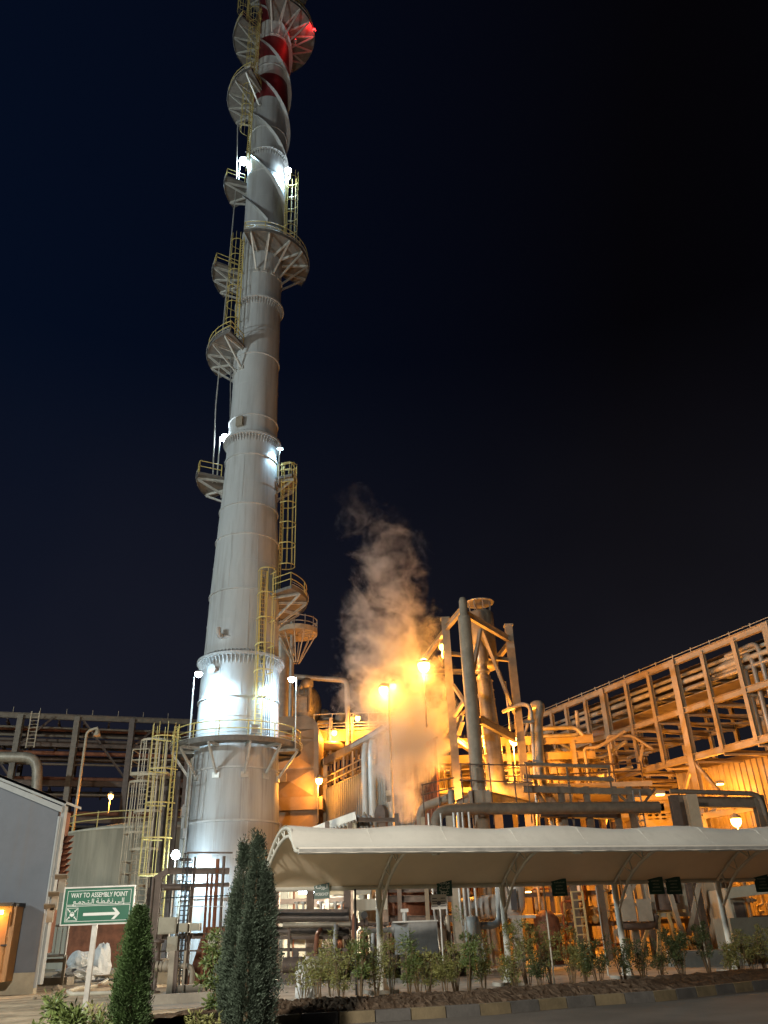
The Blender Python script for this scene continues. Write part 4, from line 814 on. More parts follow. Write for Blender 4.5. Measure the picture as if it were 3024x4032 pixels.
MB().pipe([dpx+V(.2, 0, 1.6), dpx+V(.2, 0, zr-1.0), dpx+V(.35, .9, zr+.1)], .27, 20, .6).build('duct', 'white_clad', dpt); MB().pipe([dpx+WD*-.75+V(0, 0, 1.5), dpx+WD*-.75+V(0, 0, zr-1.2), dpx+WD*-.75+V(.1, .9, zr-.2)], .24, 18, .6).build('duct', 'white_clad', dpt)
el = thing('blower_casing', dpx+WD*1.6, 'round flanged fan casing at the foot of the silver duct', 'fan'); q = Q('j', 985, 1840, 55); MB().tube([q, q+V(.2, .15, 0)], .6, 24).build('flange', 'brown_steel', el); MB().pipe([q+V(.3, .2, 0), q+V(.5, .5, -1), q+V(.2, .4, -4.2)], .42, 18).build('body', 'rust', el)
# inclined cable tray bridge above carport roof with gooseneck hoods and frame
tb = thing('cable_tray_bridge', Q('j', 300, 1960, 40), 'inclined pale cable tray bridge just above the carport roof', 'cable tray'); TY = 42.0
a = Q('j', -120, 2110, TY); b = Q('j', 610, 1850, TY-2)
m_ = MB(); m_.bar(a, b, .06, .34); m_.bar(a+V(0, 1.2, 0), b+V(0, 1.2, 0), .06, .34); m_.build('side_rail', 'white_clad', tb); m_ = MB()
for k in range(16): p = a.lerp(b, k/15)-V(0, 0, .2); m_.bar(p, p+V(0, 1.2, 0), .06)
m_.build('rung', 'galv', tb)
for x, h in ((515, 1830), (1250, 1825), (155, 1950)): q = Q('j', x, h, 40.5); MB().ib(V(q.x, 40.5, 0), V(q.x, 40.5, q.z), .2, .2, up=(0, 1, 0)).build('post', 'brown_steel', tb)
MB().ib(Q('j', 515, 1920, 40.5), Q('j', 1250, 1925, 40.5), .15, .18).build('crossbar', 'brown_steel', tb)
for k, x in enumerate((610, 680, 770, 840)):
    q = Q('j', x, 1860, 41.5); MB().pipe([q+V(-.35, .3, -.1), q, q+V(.25, 0, -2.3)], .1, 10, .25).build('hooded_vent', 'galv', tb)
# ------------------------------------------------------------------ exhaust tower
ET = thing('exhaust_tower', (4.45, 44, 0), 'open steel tower with thick round column, silencer and insulated exhaust pipe, right of the steam', 'tower')
RCx = 4.42; RCz = Q('e', 690, 105, 44).z
MB().lathe((RCx, 44, 0), [(.44, 0), (.44, 7.1), (.37, 7.2), (.37, RCz-1.35), (.35, RCz-1.2), (.24, RCz-1.15), (.24, RCz-.3), (.17, RCz-.06), (.01, RCz)], 28).build('round_column', 'steel_grey', ET)
LCx = 3.6; lcz = Q('e', 525, 290, 48).z; RTx = 7.85; rtz = Q('e', 1047, 345, 50).z
MB().ib(V(LCx, 48, 0), V(LCx, 48, lcz), .45, .42, up=(0, 1, 0)).box((LCx, 48, lcz+.05), (.55, .55, .1)).build('column', 'steel_grey', ET)
MB().ib(V(RTx, 50, 0), V(RTx, 50, rtz), .46, .44, up=(0, 1, 0)).box((RTx, 50, rtz+.05), (.58, .58, .1)).build('column', 'steel_grey', ET)
MB().ib(V(6.9, 57, 0), V(6.9, 57, rtz-1), .5, .5, up=(0, 1, 0)).build('column', 'tan_steel', ET)
fz_ = Q('e', 300, 548, 56); far_ = V(2.0, 56, lcz-.3)
TB = [((RCx, 44.6), (RTx, 50), rtz-.9, .5), ((LCx, 48), (RCx, 44.6), lcz-.6, .45), ((LCx, 48), (2.0, 56), lcz-.7, .45), ((2.0, 56), (6.9, 57), lcz-.9, .45), ((6.9, 57), (RTx, 50), rtz-1.1, .45), ((LCx, 48.3), (RTx, 50.2), rtz-2.2, .3)]
for (x0, y0), (x1, y1), z, h_ in TB: MB().ib(V(x0, y0, z), V(x1, y1, z), .25, h_*.75).build('top_beam', 'steel_grey', ET)
zm_ = Q('e', 960, 1180, 47).z
for (x0, y0), (x1, y1), z, h_ in (((RCx+.5, 44.6), (RTx-.3, 50), zm_, .55), ((LCx+.3, 48), (RCx-.5, 44.6), zm_+.1, .5), ((LCx+.2, 48.3), (6.9, 57), zm_-.3, .4)): MB().ib(V(x0, y0, z), V(x1, y1, z), .25, h_*.8).build('mid_beam', 'steel_grey', ET)
zl_ = Q('e', 700, 1755, 44).z
MB().ib(V(LCx-.2, 46.5, zl_), V(RCx-.4, 44.3, zl_), .35, .5).build('low_beam', 'steel_grey', ET); MB().ib(V(RCx+.4, 44.2, zl_+.1), V(RTx+.8, 50, zl_+.1), .35, .55).build('low_beam', 'steel_grey', ET); MB().bb(RCx-.55, RCx+.55, 43.5, 44.5, zl_-.4, zl_+.35).build('column_collar', 'steel_grey', ET)
for a, b in ((V(5.6, 45.8, rtz-1.6), V(RTx-.2, 49.9, zm_+1.5)), (V(5.5, 45.8, rtz-1.6), V(RCx+.3, 44.5, rtz-4.5)), (V(LCx-.1, 48.3, lcz-4), V(2.1, 55, lcz-8)), (V(LCx+.2, 48, lcz-4.2), V(RCx-.2, 44.6, lcz-6.3)), (V(RCx-.3, 44.6, lcz-6), V(LCx+.1, 48, zm_+1.0)), (V(6.9, 57, rtz-2), V(2.2, 56, rtz-7))):
    MB().bar(a, b, .19, .19).build('brace', 'steel_grey', ET)
sx_, sy_ = 6.2, 50.8; zt2 = Q('e', 820, 200, 50).z; zb2 = Q('e', 870, 640, 50).z
sl = MB().lathe((sx_, sy_, 0), [(.01, zb2-.2), (.7, zb2-.2), (.84, zb2), (.84, zt2-.1), (.74, zt2), (.68, zt2), (.68, zt2-.2), (.01, zt2-.2)], 32); s_o = sl.build('silencer', 'insul_dirty', ET)
MB().lathe((sx_, sy_, zt2+.7), [(.01, .15), (.6, .09), (1.0, 0), (.97, -.04), (.5, .03), (.01, .06)], 32).build('rain_cap', 'insul', ET)
ss = MB()
for k in range(8): d = dirz(k*45+10); ss.bar(V(sx_, sy_, zt2-.1)+d*.7, V(sx_, sy_, zt2+.7)+d*.76, .05)
ss.build('cap_strut', 'galv', s_o)
px2, py2 = 5.75, 48.6; zz = lambda y: Q('e', 850, y, 48.6).z
MB().lathe((px2, py2, 0), [(.08, zz(455)), (.4, zz(545)), (.42, zz(635)), (.34, zz(650)), (.3, zz(665)), (.3, zz(700)), (.45, zz(706)), (.45, zz(722)), (.3, zz(728)), (.3, zz(745)), (.44, zz(755)), (.44, zz(780)), (.46, zz(790))], 28).build('exhaust_cone', 'insul', ET)
ip = MB(); ip.tube([V(px2+.05, py2, zz(785)), V(px2+.15, py2, zz(1200)), V(px2+.2, py2, zz(1500))], [.46, .52, .54], 28)
for k in range(9): ip.lathe((px2+.1, py2, zz(800)-.55*k), [(.46, 0), (.49+.006*k, .03), (.46, .07)], 28)
ip.build('insulated_pipe', 'insul_dirty', ET)
ip = MB(); ip.pipe([V(px2+.2, py2, zz(1500)), V(px2+.2, py2, zz(1700)), V(px2+4.5, py2+.8, zz(1720))], .56, 24, 1.3); ip.build('elbow', 'insul_dirty', ET)
for k in range(6): t = PI/2*k/5; c_ = V(px2+.2+1.7*(1-math.cos(t)), py2, zz(1560)-1.6*math.sin(t)); 
o_ = MB().pipe([V(px2+1.5, py2+1.2, zz(1180)), V(px2+1.5, py2+1.2, zz(760))], .06, 6).build('sample_line', 'galv_bright', ET)
# tower platform, behind, with railings and lamp
tp_ = thing('process_deck', (6, 52, 0), 'yellow-lit equipment deck inside and behind the exhaust tower', 'deck')
zd = Q('e', 700, 1660, 52).z; MB().bb(-.5, 16, 52, 62, zd-.3, zd).build('deck', 'tan_steel', tp_)
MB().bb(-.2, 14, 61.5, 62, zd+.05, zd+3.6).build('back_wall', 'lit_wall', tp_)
z = Q('e', 700, 1450, 52).z
for x0, x1, y in ((-.5, 5, 52.1), (5, 15.5, 52.1)):
    rl = MB(); railing(rl, [V(x0+(x1-x0)*k/6, y, zd) for k in range(7)], 1.25, .05, per=1); rl.build('railing', 'brown_steel', tp_)
for x, w_, h_, y_, m_ in ((4.4, .9, 3.6, 60, 'lit_wall'), (7.2, .7, 4.4, 59, 'lit_wall'), (9.3, 1.2, 2.6, 58, 'tan_steel'), (1.2, 1.0, 3.2, 59, 'insul'), (11.6, 1.1, 3.4, 58.5, 'lit_wall'), (3, .5, 4.6, 58, 'tan_steel')):
    o = MB(); o.lathe((x, y_, zd), [(w_*.8, 0), (w_*.8, .3), (w_*.6, .4), (w_*.6, h_*.8), (w_*.4, h_*.95), (.01, h_)], 18).tube([V(x+w_*.6, y_, zd+h_*.5), V(x+w_*.6+.7, y_, zd+h_*.5), V(x+w_*.6+.7, y_, zd)], .12, 8); o.build('vessel', m_, tp_)
rnd = random.Random(3); o = 0
for k in range(16):
    x = rnd.uniform(0, 15); y = rnd.uniform(56, 61); z = zd+rnd.uniform(.4, 4.5); MB().pipe([V(x, y, zd), V(x, y, z), V(x+rnd.uniform(.8, 3), y, z), V(x+3, y, z+rnd.uniform(-1.5, 2))], rnd.uniform(.07, .2), 8).build('pipe', rnd.choice(['lit_wall', 'tan_steel', 'insul']), tp_)
for x in (0, 5, 10, 15.6):
    for y in (52.3, 61): MB().ib(V(x, y, 0), V(x, y, zd-.3), .4, .4, up=(0, 1, 0)).build('column', 'brown_steel', tp_)
for x in (2.5, 8, 12.5): MB().ib(V(x, 57, 0), V(x, 57, zd+3.6), .3, .3, up=(0, 1, 0)).build('column', 'tan_steel', tp_)
MB().ib(V(0, 57, zd+2.6), V(14, 57, zd+2.6), .3, .5).build('beam', 'lit_wall', tp_)
MB().ib(V(0, 57, zd+3.7), V(14, 57, zd+3.7), .3, .6).build('beam', 'lit_wall', tp_)
# bottom big horizontal pipes near the carport ridge
HP = thing('large_header', Q('e', 600, 1870, 42.5), 'large grey horizontal header pipe with downward elbow above the carport', 'pipe')
a = Q('e', 445, 1995, 42.5); MB().pipe([V(a.x, 42.5, .5), V(a.x+.05, 42.5, Q('e', 500, 1850, 42.5).z), V(RCx-.4, 42.6, Q('e', 500, 1850, 42.5).z+.05), V(13.5, 43.5, Q('e', 500, 1850, 42.5).z-.1)], .29, 22, .7).build('pipe', 'weathered_steel', HP)
a = Q('e', 320, 1830, 45); b = Q('e', 560, 1740, 43.5); MB().pipe([V(a.x, 47, 0), V(a.x, 45, a.z), b], .22, 16).build('branch_pipe', 'steel_grey', HP); q = Q('e', 572, 1700, 43.4); MB().tube([V(q.x, 43.4, 0), V(q.x, 43.4, q.z)], .18, 16).sph((q.x, 43.4, q.z), .18, 6).build('standpipe', 'steel_grey', HP)
# gooseneck loop pipes right of the tower
gp = thing('looped_pipes', Q('e', 1280, 1300, 47), 'pair of tall looped pipes right of the exhaust tower', 'pipe')
MB().pipe([V(Q('e', 1230, 1600, 47).x, 47, 5), Q('e', 1225, 1000, 47), Q('e', 1150, 975, 48), Q('e', 1000, 1040, 50)], .12, 12, 1).build('pipe', 'insul', gp)
MB().pipe([Q('e', 1470, 1990, 45.5), Q('e', 1455, 1870, 45.5), Q('e', 1300, 1620, 46.5), Q('e', 1285, 1100, 47), Q('e', 1310, 980, 47.5), Q('e', 1240, 985, 49), Q('e', 1230, 1100, 50)], .24, 16, .8).build('insulated_loop', 'insul_dirty', gp)
MB().pipe([Q('e', 1400, 1990, 45), Q('e', 1385, 1900, 45), Q('e', 1265, 1680, 46), Q('e', 1245, 1560, 46)], .13, 12, .5).build('pipe', 'steel_grey', gp)
q = Q('e', 1240, 1440, 46.5); MB().bar(Q('e', 1160, 1130, 46.5), Q('e', 1250, 1120, 46.5), .15).bar(Q('e', 1160, 1600, 46.5), Q('e', 1300, 1590, 46.5), .15).bar(q, Q('e', 1320, 1460, 46.5), .15).build('pipe_clamp', 'galv', gp)
# grey cage frame between tower and right rack
cf = thing('duct_frame', Q('f', 200, 1400, 44), 'grey steel frame carrying a broad duct, between tower and right pipe rack', 'frame'); FY = 44.5
for y0, r_, xa_, xb_ in ((1450, .16, -280, 730), (1350, .1, -280, 430), (1250, .08, -280, 400)):
    a = Q('f', xa_, y0-25, FY); b = Q('f', xb_, y0, FY); MB().bar(a, b, .3, r_*2).build('top_beam' if r_ > .2 else 'guard_rail', 'weathered_steel', cf)
a = Q('f', -150, 1600, FY); b = Q('f', 450, 1615, FY); MB().bar(a, b, .6, .55).build('broad_duct', 'brown_steel', cf)
for x in (20, 220, 440, 560): q = Q('f', x, 1450, FY); MB().ib(V(q.x, FY+.1, 0), V(q.x, FY+.1, q.z+.3), .3, .3, up=(0, 1, 0)).build('column', 'weathered_steel', cf)
for x in (60, 390): q = Q('f', x, 1240, FY); MB().bar(V(q.x, FY, q.z-3), q, .09).build('guard_post', 'weathered_steel', cf)
q0, q1 = Q('f', 600, 1440, FY), Q('f', 640, 1760, FY); ctm = MB()
for dx in (-.18, .18): ctm.bar(V(q0.x+dx, FY-.3, 2), V(q0.x+dx, FY-.3, q0.z), .05, .12)
for k in range(14): ctm.bar(V(q0.x-.2, FY-.3, q0.z-.3-k*.3), V(q0.x+.2, FY-.3, q0.z-.3-k*.3), .06)
ctm.build('vertical_cable_tray', 'galv', cf)
for s_ in (-1, 1): MB().bar(V(q0.x, FY, q0.z-1.0), V(q0.x+s_*1.1, FY, q0.z+.1), .12).build('brace', 'weathered_steel', cf)
fr2 = thing('pipe_portal', Q('f', 950, 1500, 43), 'grey portal frame with a thin curved pipe before the corrugated wall at the right', 'frame')
for x, w_ in ((965, .5), (1575, .5)): q = Q('f', x, 1500, 43); MB().ib(V(q.x, 43, 0), V(q.x, 43, q.z+.15), w_, w_, up=(0, 1, 0)).build('column', 'weathered_steel', fr2)
MB().ib(Q('f', 990, 1525, 43), Q('f', 1560, 1530, 43), .35, .5).build('beam', 'weathered_steel', fr2); MB().pipe([Q('f', 880, 1440, 42.6), Q('f', 1590, 1460, 42.6), Q('f', 1650, 1560, 42.6)-V(0, 0, 3)], .12, 10, .5).build('curved_pipe', 'weathered_steel', fr2)
# sodium lamps of the tower area
lampQ('e', 350, 665, 345, 46.9, 1300, 'big bright sodium lamp glowing inside the steam, left of the tower', bulb=.36, fz=12)
lampQ('e', 22, 862, 62, 46.8, 1000, 'left sodium lamp of the twin-headed pole in the steam', bulb=.28, fz=0, r=.07)
lampQ('e', 100, 835, 68, 48.6, 600, 'right fogged sodium lamp of the twin-headed pole in the steam', bulb=.2, fz=0)
lampQ('e', 497, 515, 497, 49.2, 1800, 'sodium lamp under the tower top beam beside the left column', bulb=.17, fz=Q('e', 490, 600, 49).z)
lampQ('e', 1085, 1275, 1075, 53, 4800, 'sodium lamp on a pole inside the exhaust tower', bulb=.3, fz=zd)
# ================================================================== RIGHT PIPE RACK
RA, RB = V(14.1, 67.6, 0), V(23.45, 48, 0); RD = (RB-RA).normalized(); RN = V(-RD.y, RD.x, 0)
if RN.y < 0: RN = -RN
def ron(x, y, z):        # where the sight line through a rack pixel meets the rack's front plane
    o = CROP['f']; r = ray(o[0]+x/o[2], o[1]+y/o[2]); C = V(0, 0, EZ); nn = V(RN.x, RN.y, 0)
    t = (RA-C).dot(nn)/r.dot(nn); return (C+r*t)
rk = thing('pipe_rack', RA, 'large orange-lit steel pipe rack of three levels rising to the right edge', 'pipe rack')
A2 = RA-RD*16; B2 = RB+RD*6; ZT, ZM, ZB = 17.7, 14.3, 11.2
for off in (0, 7.5):
    for z, h_ in ((ZT, .42), (ZM, .38), (ZB, .42)): MB().ib(A2+RN*off+V(0, 0, z), B2+RN*off+V(0, 0, z), .3, h_).build('chord', 'tan_steel', rk)
    for z, h_ in (((ZT-.95, .12), (ZT-1.5, .12)) if off else ()): MB().ib(A2+RN*off+V(0, 0, z), B2+RN*off+V(0, 0, z), .3, h_).build('chord', 'tan_steel', rk)
cols = [(350, 650, 1), (905, 420, 1), (1640, 110, 1), (-180, 850, 1)]; posts = [(55, 760), (205, 700), (530, 590), (710, 520), (1130, 330), (1380, 240), (-60, 800)]
for x, y, _ in cols:
    p = ron(x, y, 0); p.z = 0
    for off in (0, 7.5): MB().ib(p+RN*off, p+RN*off+V(0, 0, ZT+.2), .5, .42, up=tuple(RN)).build('column', 'tan_steel', rk)
    for sg in (-1, 1):
        if x > 200:
            MB().bar(p+V(0, 0, ZB-.2), p+RD*sg*2.6+V(0, 0, ZB-3.6), .18).build('brace', 'tan_steel', rk); 
for x, y in posts:
    p = ron(x, y, 0); p.z = 0
    for off in (0, 7.5): MB().ib(p+RN*off+V(0, 0, ZB), p+RN*off+V(0, 0, ZT), .3, .26, up=tuple(RN)).build('post', 'tan_steel', rk)
for x, y in [(c[0], c[1]) for c in cols]+posts:
    p = ron(x, y, 0); p.z = 0
    for z in (ZT-1.9, ZM-.1, ZB-.1): MB().ib(p+V(0, 0, z), p+RN*7.5+V(0, 0, z), .2, .3).build('cross_beam', 'tan_steel', rk)
    MB().bar(p+V(0, 0, ZM-.3), p+RD*2.5+RN*7.5+V(0, 0, ZM-.3), .12).bar(p+V(0, 0, ZB-.3), p+RD*2.5+RN*7.5+V(0, 0, ZB-.3), .12).build('plan_brace', 'tan_steel', rk)
for i, (z, off, r_) in enumerate(((ZT-.75, .9, .13), (ZT-1.35, .5, .17), (ZT-1.9, .5, .15), (ZT-.7, 2.2, .15), (ZT-1.4, 2.6, .2), (ZT-1.0, 3.8, .2), (ZT-1.5, 5, .25), (ZT-.8, 6.3, .2))):
    MB().tube([A2+RN*off+V(0, 0, z), B2+RN*off+V(0, 0, z)], r_, 10).build('pipe', ('cream', 'cream', 'insul', 'tan_steel')[i % 4], rk)
MB().quad(RA+RN*1.2+V(0, 0, ZT-.25), B2+RN*1.2+V(0, 0, ZT-.25), B2+RN*7+V(0, 0, ZT-.25), RA+RN*7+V(0, 0, ZT-.25), .05).build('tray_deck', 'brown_steel', rk)
MB().quad(RA+RN*1.2+V(0, 0, ZT-2.15), B2+RN*1.2+V(0, 0, ZT-2.15), B2+RN*4+V(0, 0, ZT-2.15), RA+RN*4+V(0, 0, ZT-2.15), .05).build('tray_deck', 'tan_steel', rk)
for k in range(26): p = A2.lerp(B2, k/25)+V(0, 0, ZT+.2); MB().tube([p, p+V(0, 0, .35)], .035, 5).build('stub', 'cream', rk)
MB().tube([A2+V(0, 0, ZT+.45), B2+V(0, 0, ZT+.45)], .03, 5).build('guard_rail', 'cream', rk)
for k in range(3): a = RB-RD*(1.2+k*.7)-RN*.1; MB().pipe([a-RD*3+RN*1+V(0, 0, ZT-.6-.5*k), a+RN*.6+V(0, 0, ZT-.6-.5*k), a+RN*.6+V(0, 0, ZB)], .16, 10, .6).build('drop_pipe', 'insul', rk)
# building with corrugated wall below the rack
bw0 = Q('f', 930, 1290, 62); bwh = 11.0
cbw = thing('corrugated_building', (bw0.x, 60, 0), 'orange-lit corrugated metal building below the right pipe rack', 'building')
q0 = V(Q('f', 935, 1300, 60).x, 60, 0); q1 = V(Q('f', 1659, 1150, 52).x+3, 51.5, 0); zq = Q('f', 1300, 1215, 56).z
cm = MB(); dd = (q1-q0).normalized(); nn = V(dd.y, -dd.x, 0); nn = nn if nn.y < 0 else -nn
corrug(cm, q0, q1, 0, zq+.2, nn, .42, .07); cm.build('corrugated_wall', 'clad_tan', cbw)
MB().quad(q0+V(0, 0, 0), q0-nn*8, q0-nn*8+V(0, 0, zq+.2), q0+V(0, 0, zq+.2), .1).build('end_wall', 'clad_tan', cbw)
MB().bar(q0+nn*.1+V(0, 0, zq+.2), q1+nn*.1+V(0, 0, zq+.2), .3, .3).build('eaves', 'brown_steel', cbw)
MB().bar(q0+dd*.2+nn*.1+V(0, 0, 0), q0+dd*.2+nn*.1+V(0, 0, zq), .25).build('corner_trim', 'steel_grey', cbw)
q = Q('f', 1340, 1500, 54); MB().bar(Q('f', 1345, 1440, 54), Q('f', 1200, 1620, 54), .2).bar(Q('f', 1140, 1640, 54), Q('f', 1560, 1570, 53.4), .35).bar(V(Q('f', 1160, 1600, 54).x, 54, 0), V(Q('f', 1140, 1640, 54).x, 54, Q('f', 1140, 1640, 54).z), .25).build('lean_frame', 'tan_steel', cbw)
# yellow plant room
yb = thing('plant_room', Q('f', 760, 1750, 50), 'small bright yellow-lit plant room with vents, below the right pipe rack', 'building')
x0, x1 = Q('f', 645, 1600, 50).x, Q('f', 905, 1600, 50).x; zt3 = Q('f', 760, 1515, 50).z
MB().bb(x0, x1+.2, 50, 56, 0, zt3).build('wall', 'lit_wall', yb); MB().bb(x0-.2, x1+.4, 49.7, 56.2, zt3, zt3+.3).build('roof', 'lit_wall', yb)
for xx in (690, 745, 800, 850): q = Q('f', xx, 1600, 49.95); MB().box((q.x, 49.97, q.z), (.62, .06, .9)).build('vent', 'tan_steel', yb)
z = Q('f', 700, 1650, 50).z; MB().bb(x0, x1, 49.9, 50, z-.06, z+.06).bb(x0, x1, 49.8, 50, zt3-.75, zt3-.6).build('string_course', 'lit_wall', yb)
x0, x1 = Q('f', 475, 1600, 51).x, Q('f', 600, 1600, 51).x; z0, z1 = Q('f', 500, 1650, 51).z, Q('f', 500, 1560, 51).z
tag(MB().bb(x0, x1, 51, 53, z0, z1).bb(x0-.1, x1+.1, 50.8, 53.2, z1, z1+.12).bb(x0+.9, x1, 51.3, 53, .0, z0-.01).build('control_cabin', 'lit_wall', None, (x0, 51, 0)), 'small yellow-lit cabin beside the vertical cable tray', 'cabin')
yt = thing('platform_equipment', Q('k', 850, 300, 60), 'cluster of bright valves and manifolds on a railed deck, below the right pipe rack', 'valve'); YZ = 60
a = Q('k', 720, 330, YZ); b = Q('k', 1060, 260, YZ); MB().bar(a-V(3, 0, .4), b+V(1, 0, 0), 1.5, .2).build('deck', 'tan_steel', yt)
for x in (740, 780, 820, 860, 900): q = Q('k', x, 300, YZ); t_ = Q('k', x+rnd.uniform(-8, 8), 90+rnd.uniform(0, 60), YZ); MB().pipe([q, V(q.x, YZ, t_.z), t_+V(.3, .3, .1)], .14, 8).sph(t_, .32, 6).build('valve', 'lit_wall', yt)
rl = MB(); railing(rl, [a.lerp(b, k/5)+V(0, -.7, .1) for k in range(6)], 1.1, .06, per=1); rl.build('railing', 'lit_wall', yt)
for x in (760, 900): q = Q('k', x, 330, YZ); MB().bar(V(q.x, YZ, 0), V(q.x, YZ, q.z), .3).build('column', 'tan_steel', yt)
for i, (x, y) in enumerate(((860, 355), (915, 350), (985, 352), (665, 405), (805, 405), (915, 412), (1000, 470), (1040, 472))):
    q = Q('k', x, y, 78); t = thing('small_lamp', V(q.x, 78, 0), 'tiny distant white lamp under the orange manifold deck', 'lamp', 'tiny distant lamps seen under the rack')
    MB().tube([V(q.x, 78, 0), V(q.x, 78, q.z)], .05, 5).build('pole', 'galv', t); MB().sph(q, .13, 5).build('bulb', 'bulb_white', t)
lampQ('f', 1405, 975+700, 1405, 51.2, 2000, 'round sodium lamp on the corrugated wall at the far right', bulb=.3, fz=0)
# assumed or added lamps out of direct sight that light the yard (wall packs under the deck and on the rack), plus two added for the steam
def pack(p, W, label, col=SOD):
    t = thing('added_wall_lamp', p, label, 'lamp', 'added wall lamps under the steelwork'); MB().box(p, (.5, .35, .2)).build('housing', 'galv', t)
    MB().box(Vector(p)-V(0, 0, .13), (.4, .25, .06)).build('bulb', 'bulb_sodium', t); light(Vector(p)-V(0, .1, .4), col, W*SK*(1 if 'hidden' in label else .6), t, .15); return t
pack(V(4.9, 49.4, 11.8), 5000, 'added sodium light for the steam, hidden behind the round tower column, upper one')  # added light with no seen fitting, brightens the steam
pack(V(4.65, 46.6, 8.2), 5200, 'added sodium light for the steam, hidden behind the round tower column, lower one')  # second added light, turns the lower steam orange
pack(Q('f', 800, 1450, 46.8), 1800, 'assumed sodium wall lamp facing the yellow plant room')  # assumed from the strongly lit plant room wall, lamp itself unseen
pack(V(9, 56.7, 10.3), 3500, 'added sodium wall lamp hung under the deck beam behind the tower')  # this and the lamps below are unseen, added to light the steelwork
pack(V(2, 56.7, 10.0), 3000, 'added sodium wall lamp over the deck behind the steam')
pack(V(13.3, 58, 3.9), 2600, 'added sodium wall lamp under the deck, right end')
pack(V(8.5, 58, 3.7), 900, 'added sodium wall lamp under the deck, middle')
pack(V(17, 49, 5.4), 1800, 'added sodium wall lamp between plant room and duct frame')
pack(V(21.5, 55.5, 9.6), 2400, 'added sodium wall lamp under the right pipe rack, near end')
pack(V(16.5, 63, 9.6), 6500, 'added sodium wall lamp under the right pipe rack, far end')
# ================================================================== UNDER THE CARPORT: ground-level equipment
gw = thing('yard_wall', (4, 60, 0), 'long tan back wall seen between the pipes at ground level', 'wall'); MB().bb(-1, 26, 62.5, 62.9, 0, 6).build('wall', 'clad_tan', gw)
YD = 38.0
def QM(x, y, Y=YD): return Q('m', x, y, Y)
ved = thing('heat_exchanger', QM(400, 800), 'pair of long dark drums stacked on a cradle left of the first carport post', 'tank')
for y0, y1 in ((385, 515), (545, 665)):
    a, b = QM(-60, (y0+y1)/2), QM(750, (y0+y1)/2); r_ = (QM(300, y0).z-QM(300, y1).z)/2; o = MB().tube([a, b], r_, 28).build('drum', 'vessel_dark', ved)
    MB().tube([a-V(.1, 0, 0), a+V(.05, 0, 0)], r_+.12, 28).tube([b-V(.12, 0, 0), b+V(.05, 0, 0)], r_+.12, 28).build('flange', 'vessel_dark', o)
    for x in (190, 260, 450, 610, 680): q = QM(x, y0); MB().tube([V(q.x, YD, q.z-.1), V(q.x, YD, q.z+.3)], .05, 8).tube([V(q.x, YD, q.z+.3), V(q.x, YD, q.z+.38)], .12, 8).build('nozzle', 'galv_bright', o)
for x in (335, 740, -40): q = QM(x, 400, YD+1.2); MB().ib(V(q.x, YD+1.2, 0), V(q.x, YD+1.2, QM(x, 130).z), .3, .3, up=(0, 1, 0)).build('column', 'brown_steel', ved)
for y in (375, 670, 800, 1060): a, b = QM(-60, y, YD-.9), QM(740, y, YD-.9); MB().bar(a, b, .12, .12).build('cradle_beam', 'brown_steel', ved)
for x in (180, 440, 640): q = QM(x, 800, YD-.9); MB().bar(V(q.x, YD-.9, 0), q, .22, .3).build('saddle', 'vessel_dark', ved)
vpipe = thing('valve_pipe', QM(600, 800, 36), 'horizontal pipe with flanges and a round handwheel before the cream column', 'pipe')
a, b = QM(40, 535, 36.5), QM(790, 525, 36.5); MB().tube([a, b], .1, 16).build('pipe', 'insul_dirty', vpipe); MB().tube([b, QM(1180, 520, 36.5)], .07, 12).build('pipe', 'brown_steel', vpipe)
for x in (790, 840, 905, 950): q = QM(x, 522, 36.5); MB().tube([q-V(.05, 0, 0), q+V(.06, 0, 0)], .2 if x != 905 else .17, 16).build('flange', 'brown_steel', vpipe)
q = QM(925, 425, 36.5); MB().tube([QM(925, 520, 36.5), q], .04, 6).tube([q-V(0, .05, 0), q+V(0, .05, 0)], .14, 16).build('handwheel', 'dark', vpipe)
for x in (100, 600, 1150): q = QM(x, 530, 36.5); MB().bar(V(q.x, 36.7, 0), V(q.x, 36.7, q.z), .1).build('support', 'brown_steel', vpipe)
cc = QM(950, 600, 42); rc_ = QM(1065, 600, 42).x-cc.x; ccl = thing('cream_column', (cc.x, 42, 0), 'cream vertical column vessel with boxed pipe loops behind the first carport post', 'tank')
MB().lathe((cc.x, 42, 0), [(rc_+.3, 0), (rc_+.3, .3), (rc_, .35), (rc_, 5.2), (rc_+.02, 5.25), (rc_+.02, 5.35), (rc_, 5.4), (rc_, 6.2), (.01, 6.9)], 36).build('shell', 'cream', ccl)
a, b, c_, d_ = QM(895, 990, 39.9), QM(895, 605, 39.9), QM(960, 605, 39.9), QM(955, 1010, 39.9); MB().pipe([V(a.x, a.y, 0), b, c_, V(d_.x, d_.y, 0)], .055, 8, .1).build('pipe_loop', 'rust', ccl)
a, b = QM(850, 575, 39.8), QM(1000, 640, 39.8); MB().pipe([V(a.x, a.y, 1), V(a.x, a.y, a.z), V(b.x-.1, b.y, a.z), V(b.x, b.y, 0)], .05, 8, .4).build('pipe_loop', 'cream', ccl)
q = QM(990, 310, 39.6); MB().box(q, (1.5, .5, .45)).box(q+V(-.3, 0, .6), (.7, .5, .35)).tube([q, q+V(0, 0, 1.6)], .12, 8).build('valve_block', 'cream', ccl)
q = QM(805, 500, 41); tag(MB().ib(V(q.x, 41, 0), V(q.x, 41, 6.5), .42, .3, up=(0, 1, 0)).build('steel_column', 'cream', None, (q.x, 41, 0)), 'pale steel column between the dark drums and the cream column', 'column')
bt = thing('box_tank', Q('h', 280, 1150, 34), 'grey square metal tank behind the feathery shrub', 'tank'); a = Q('h', 105, 900, 34); b = Q('h', 470, 1150, 34)
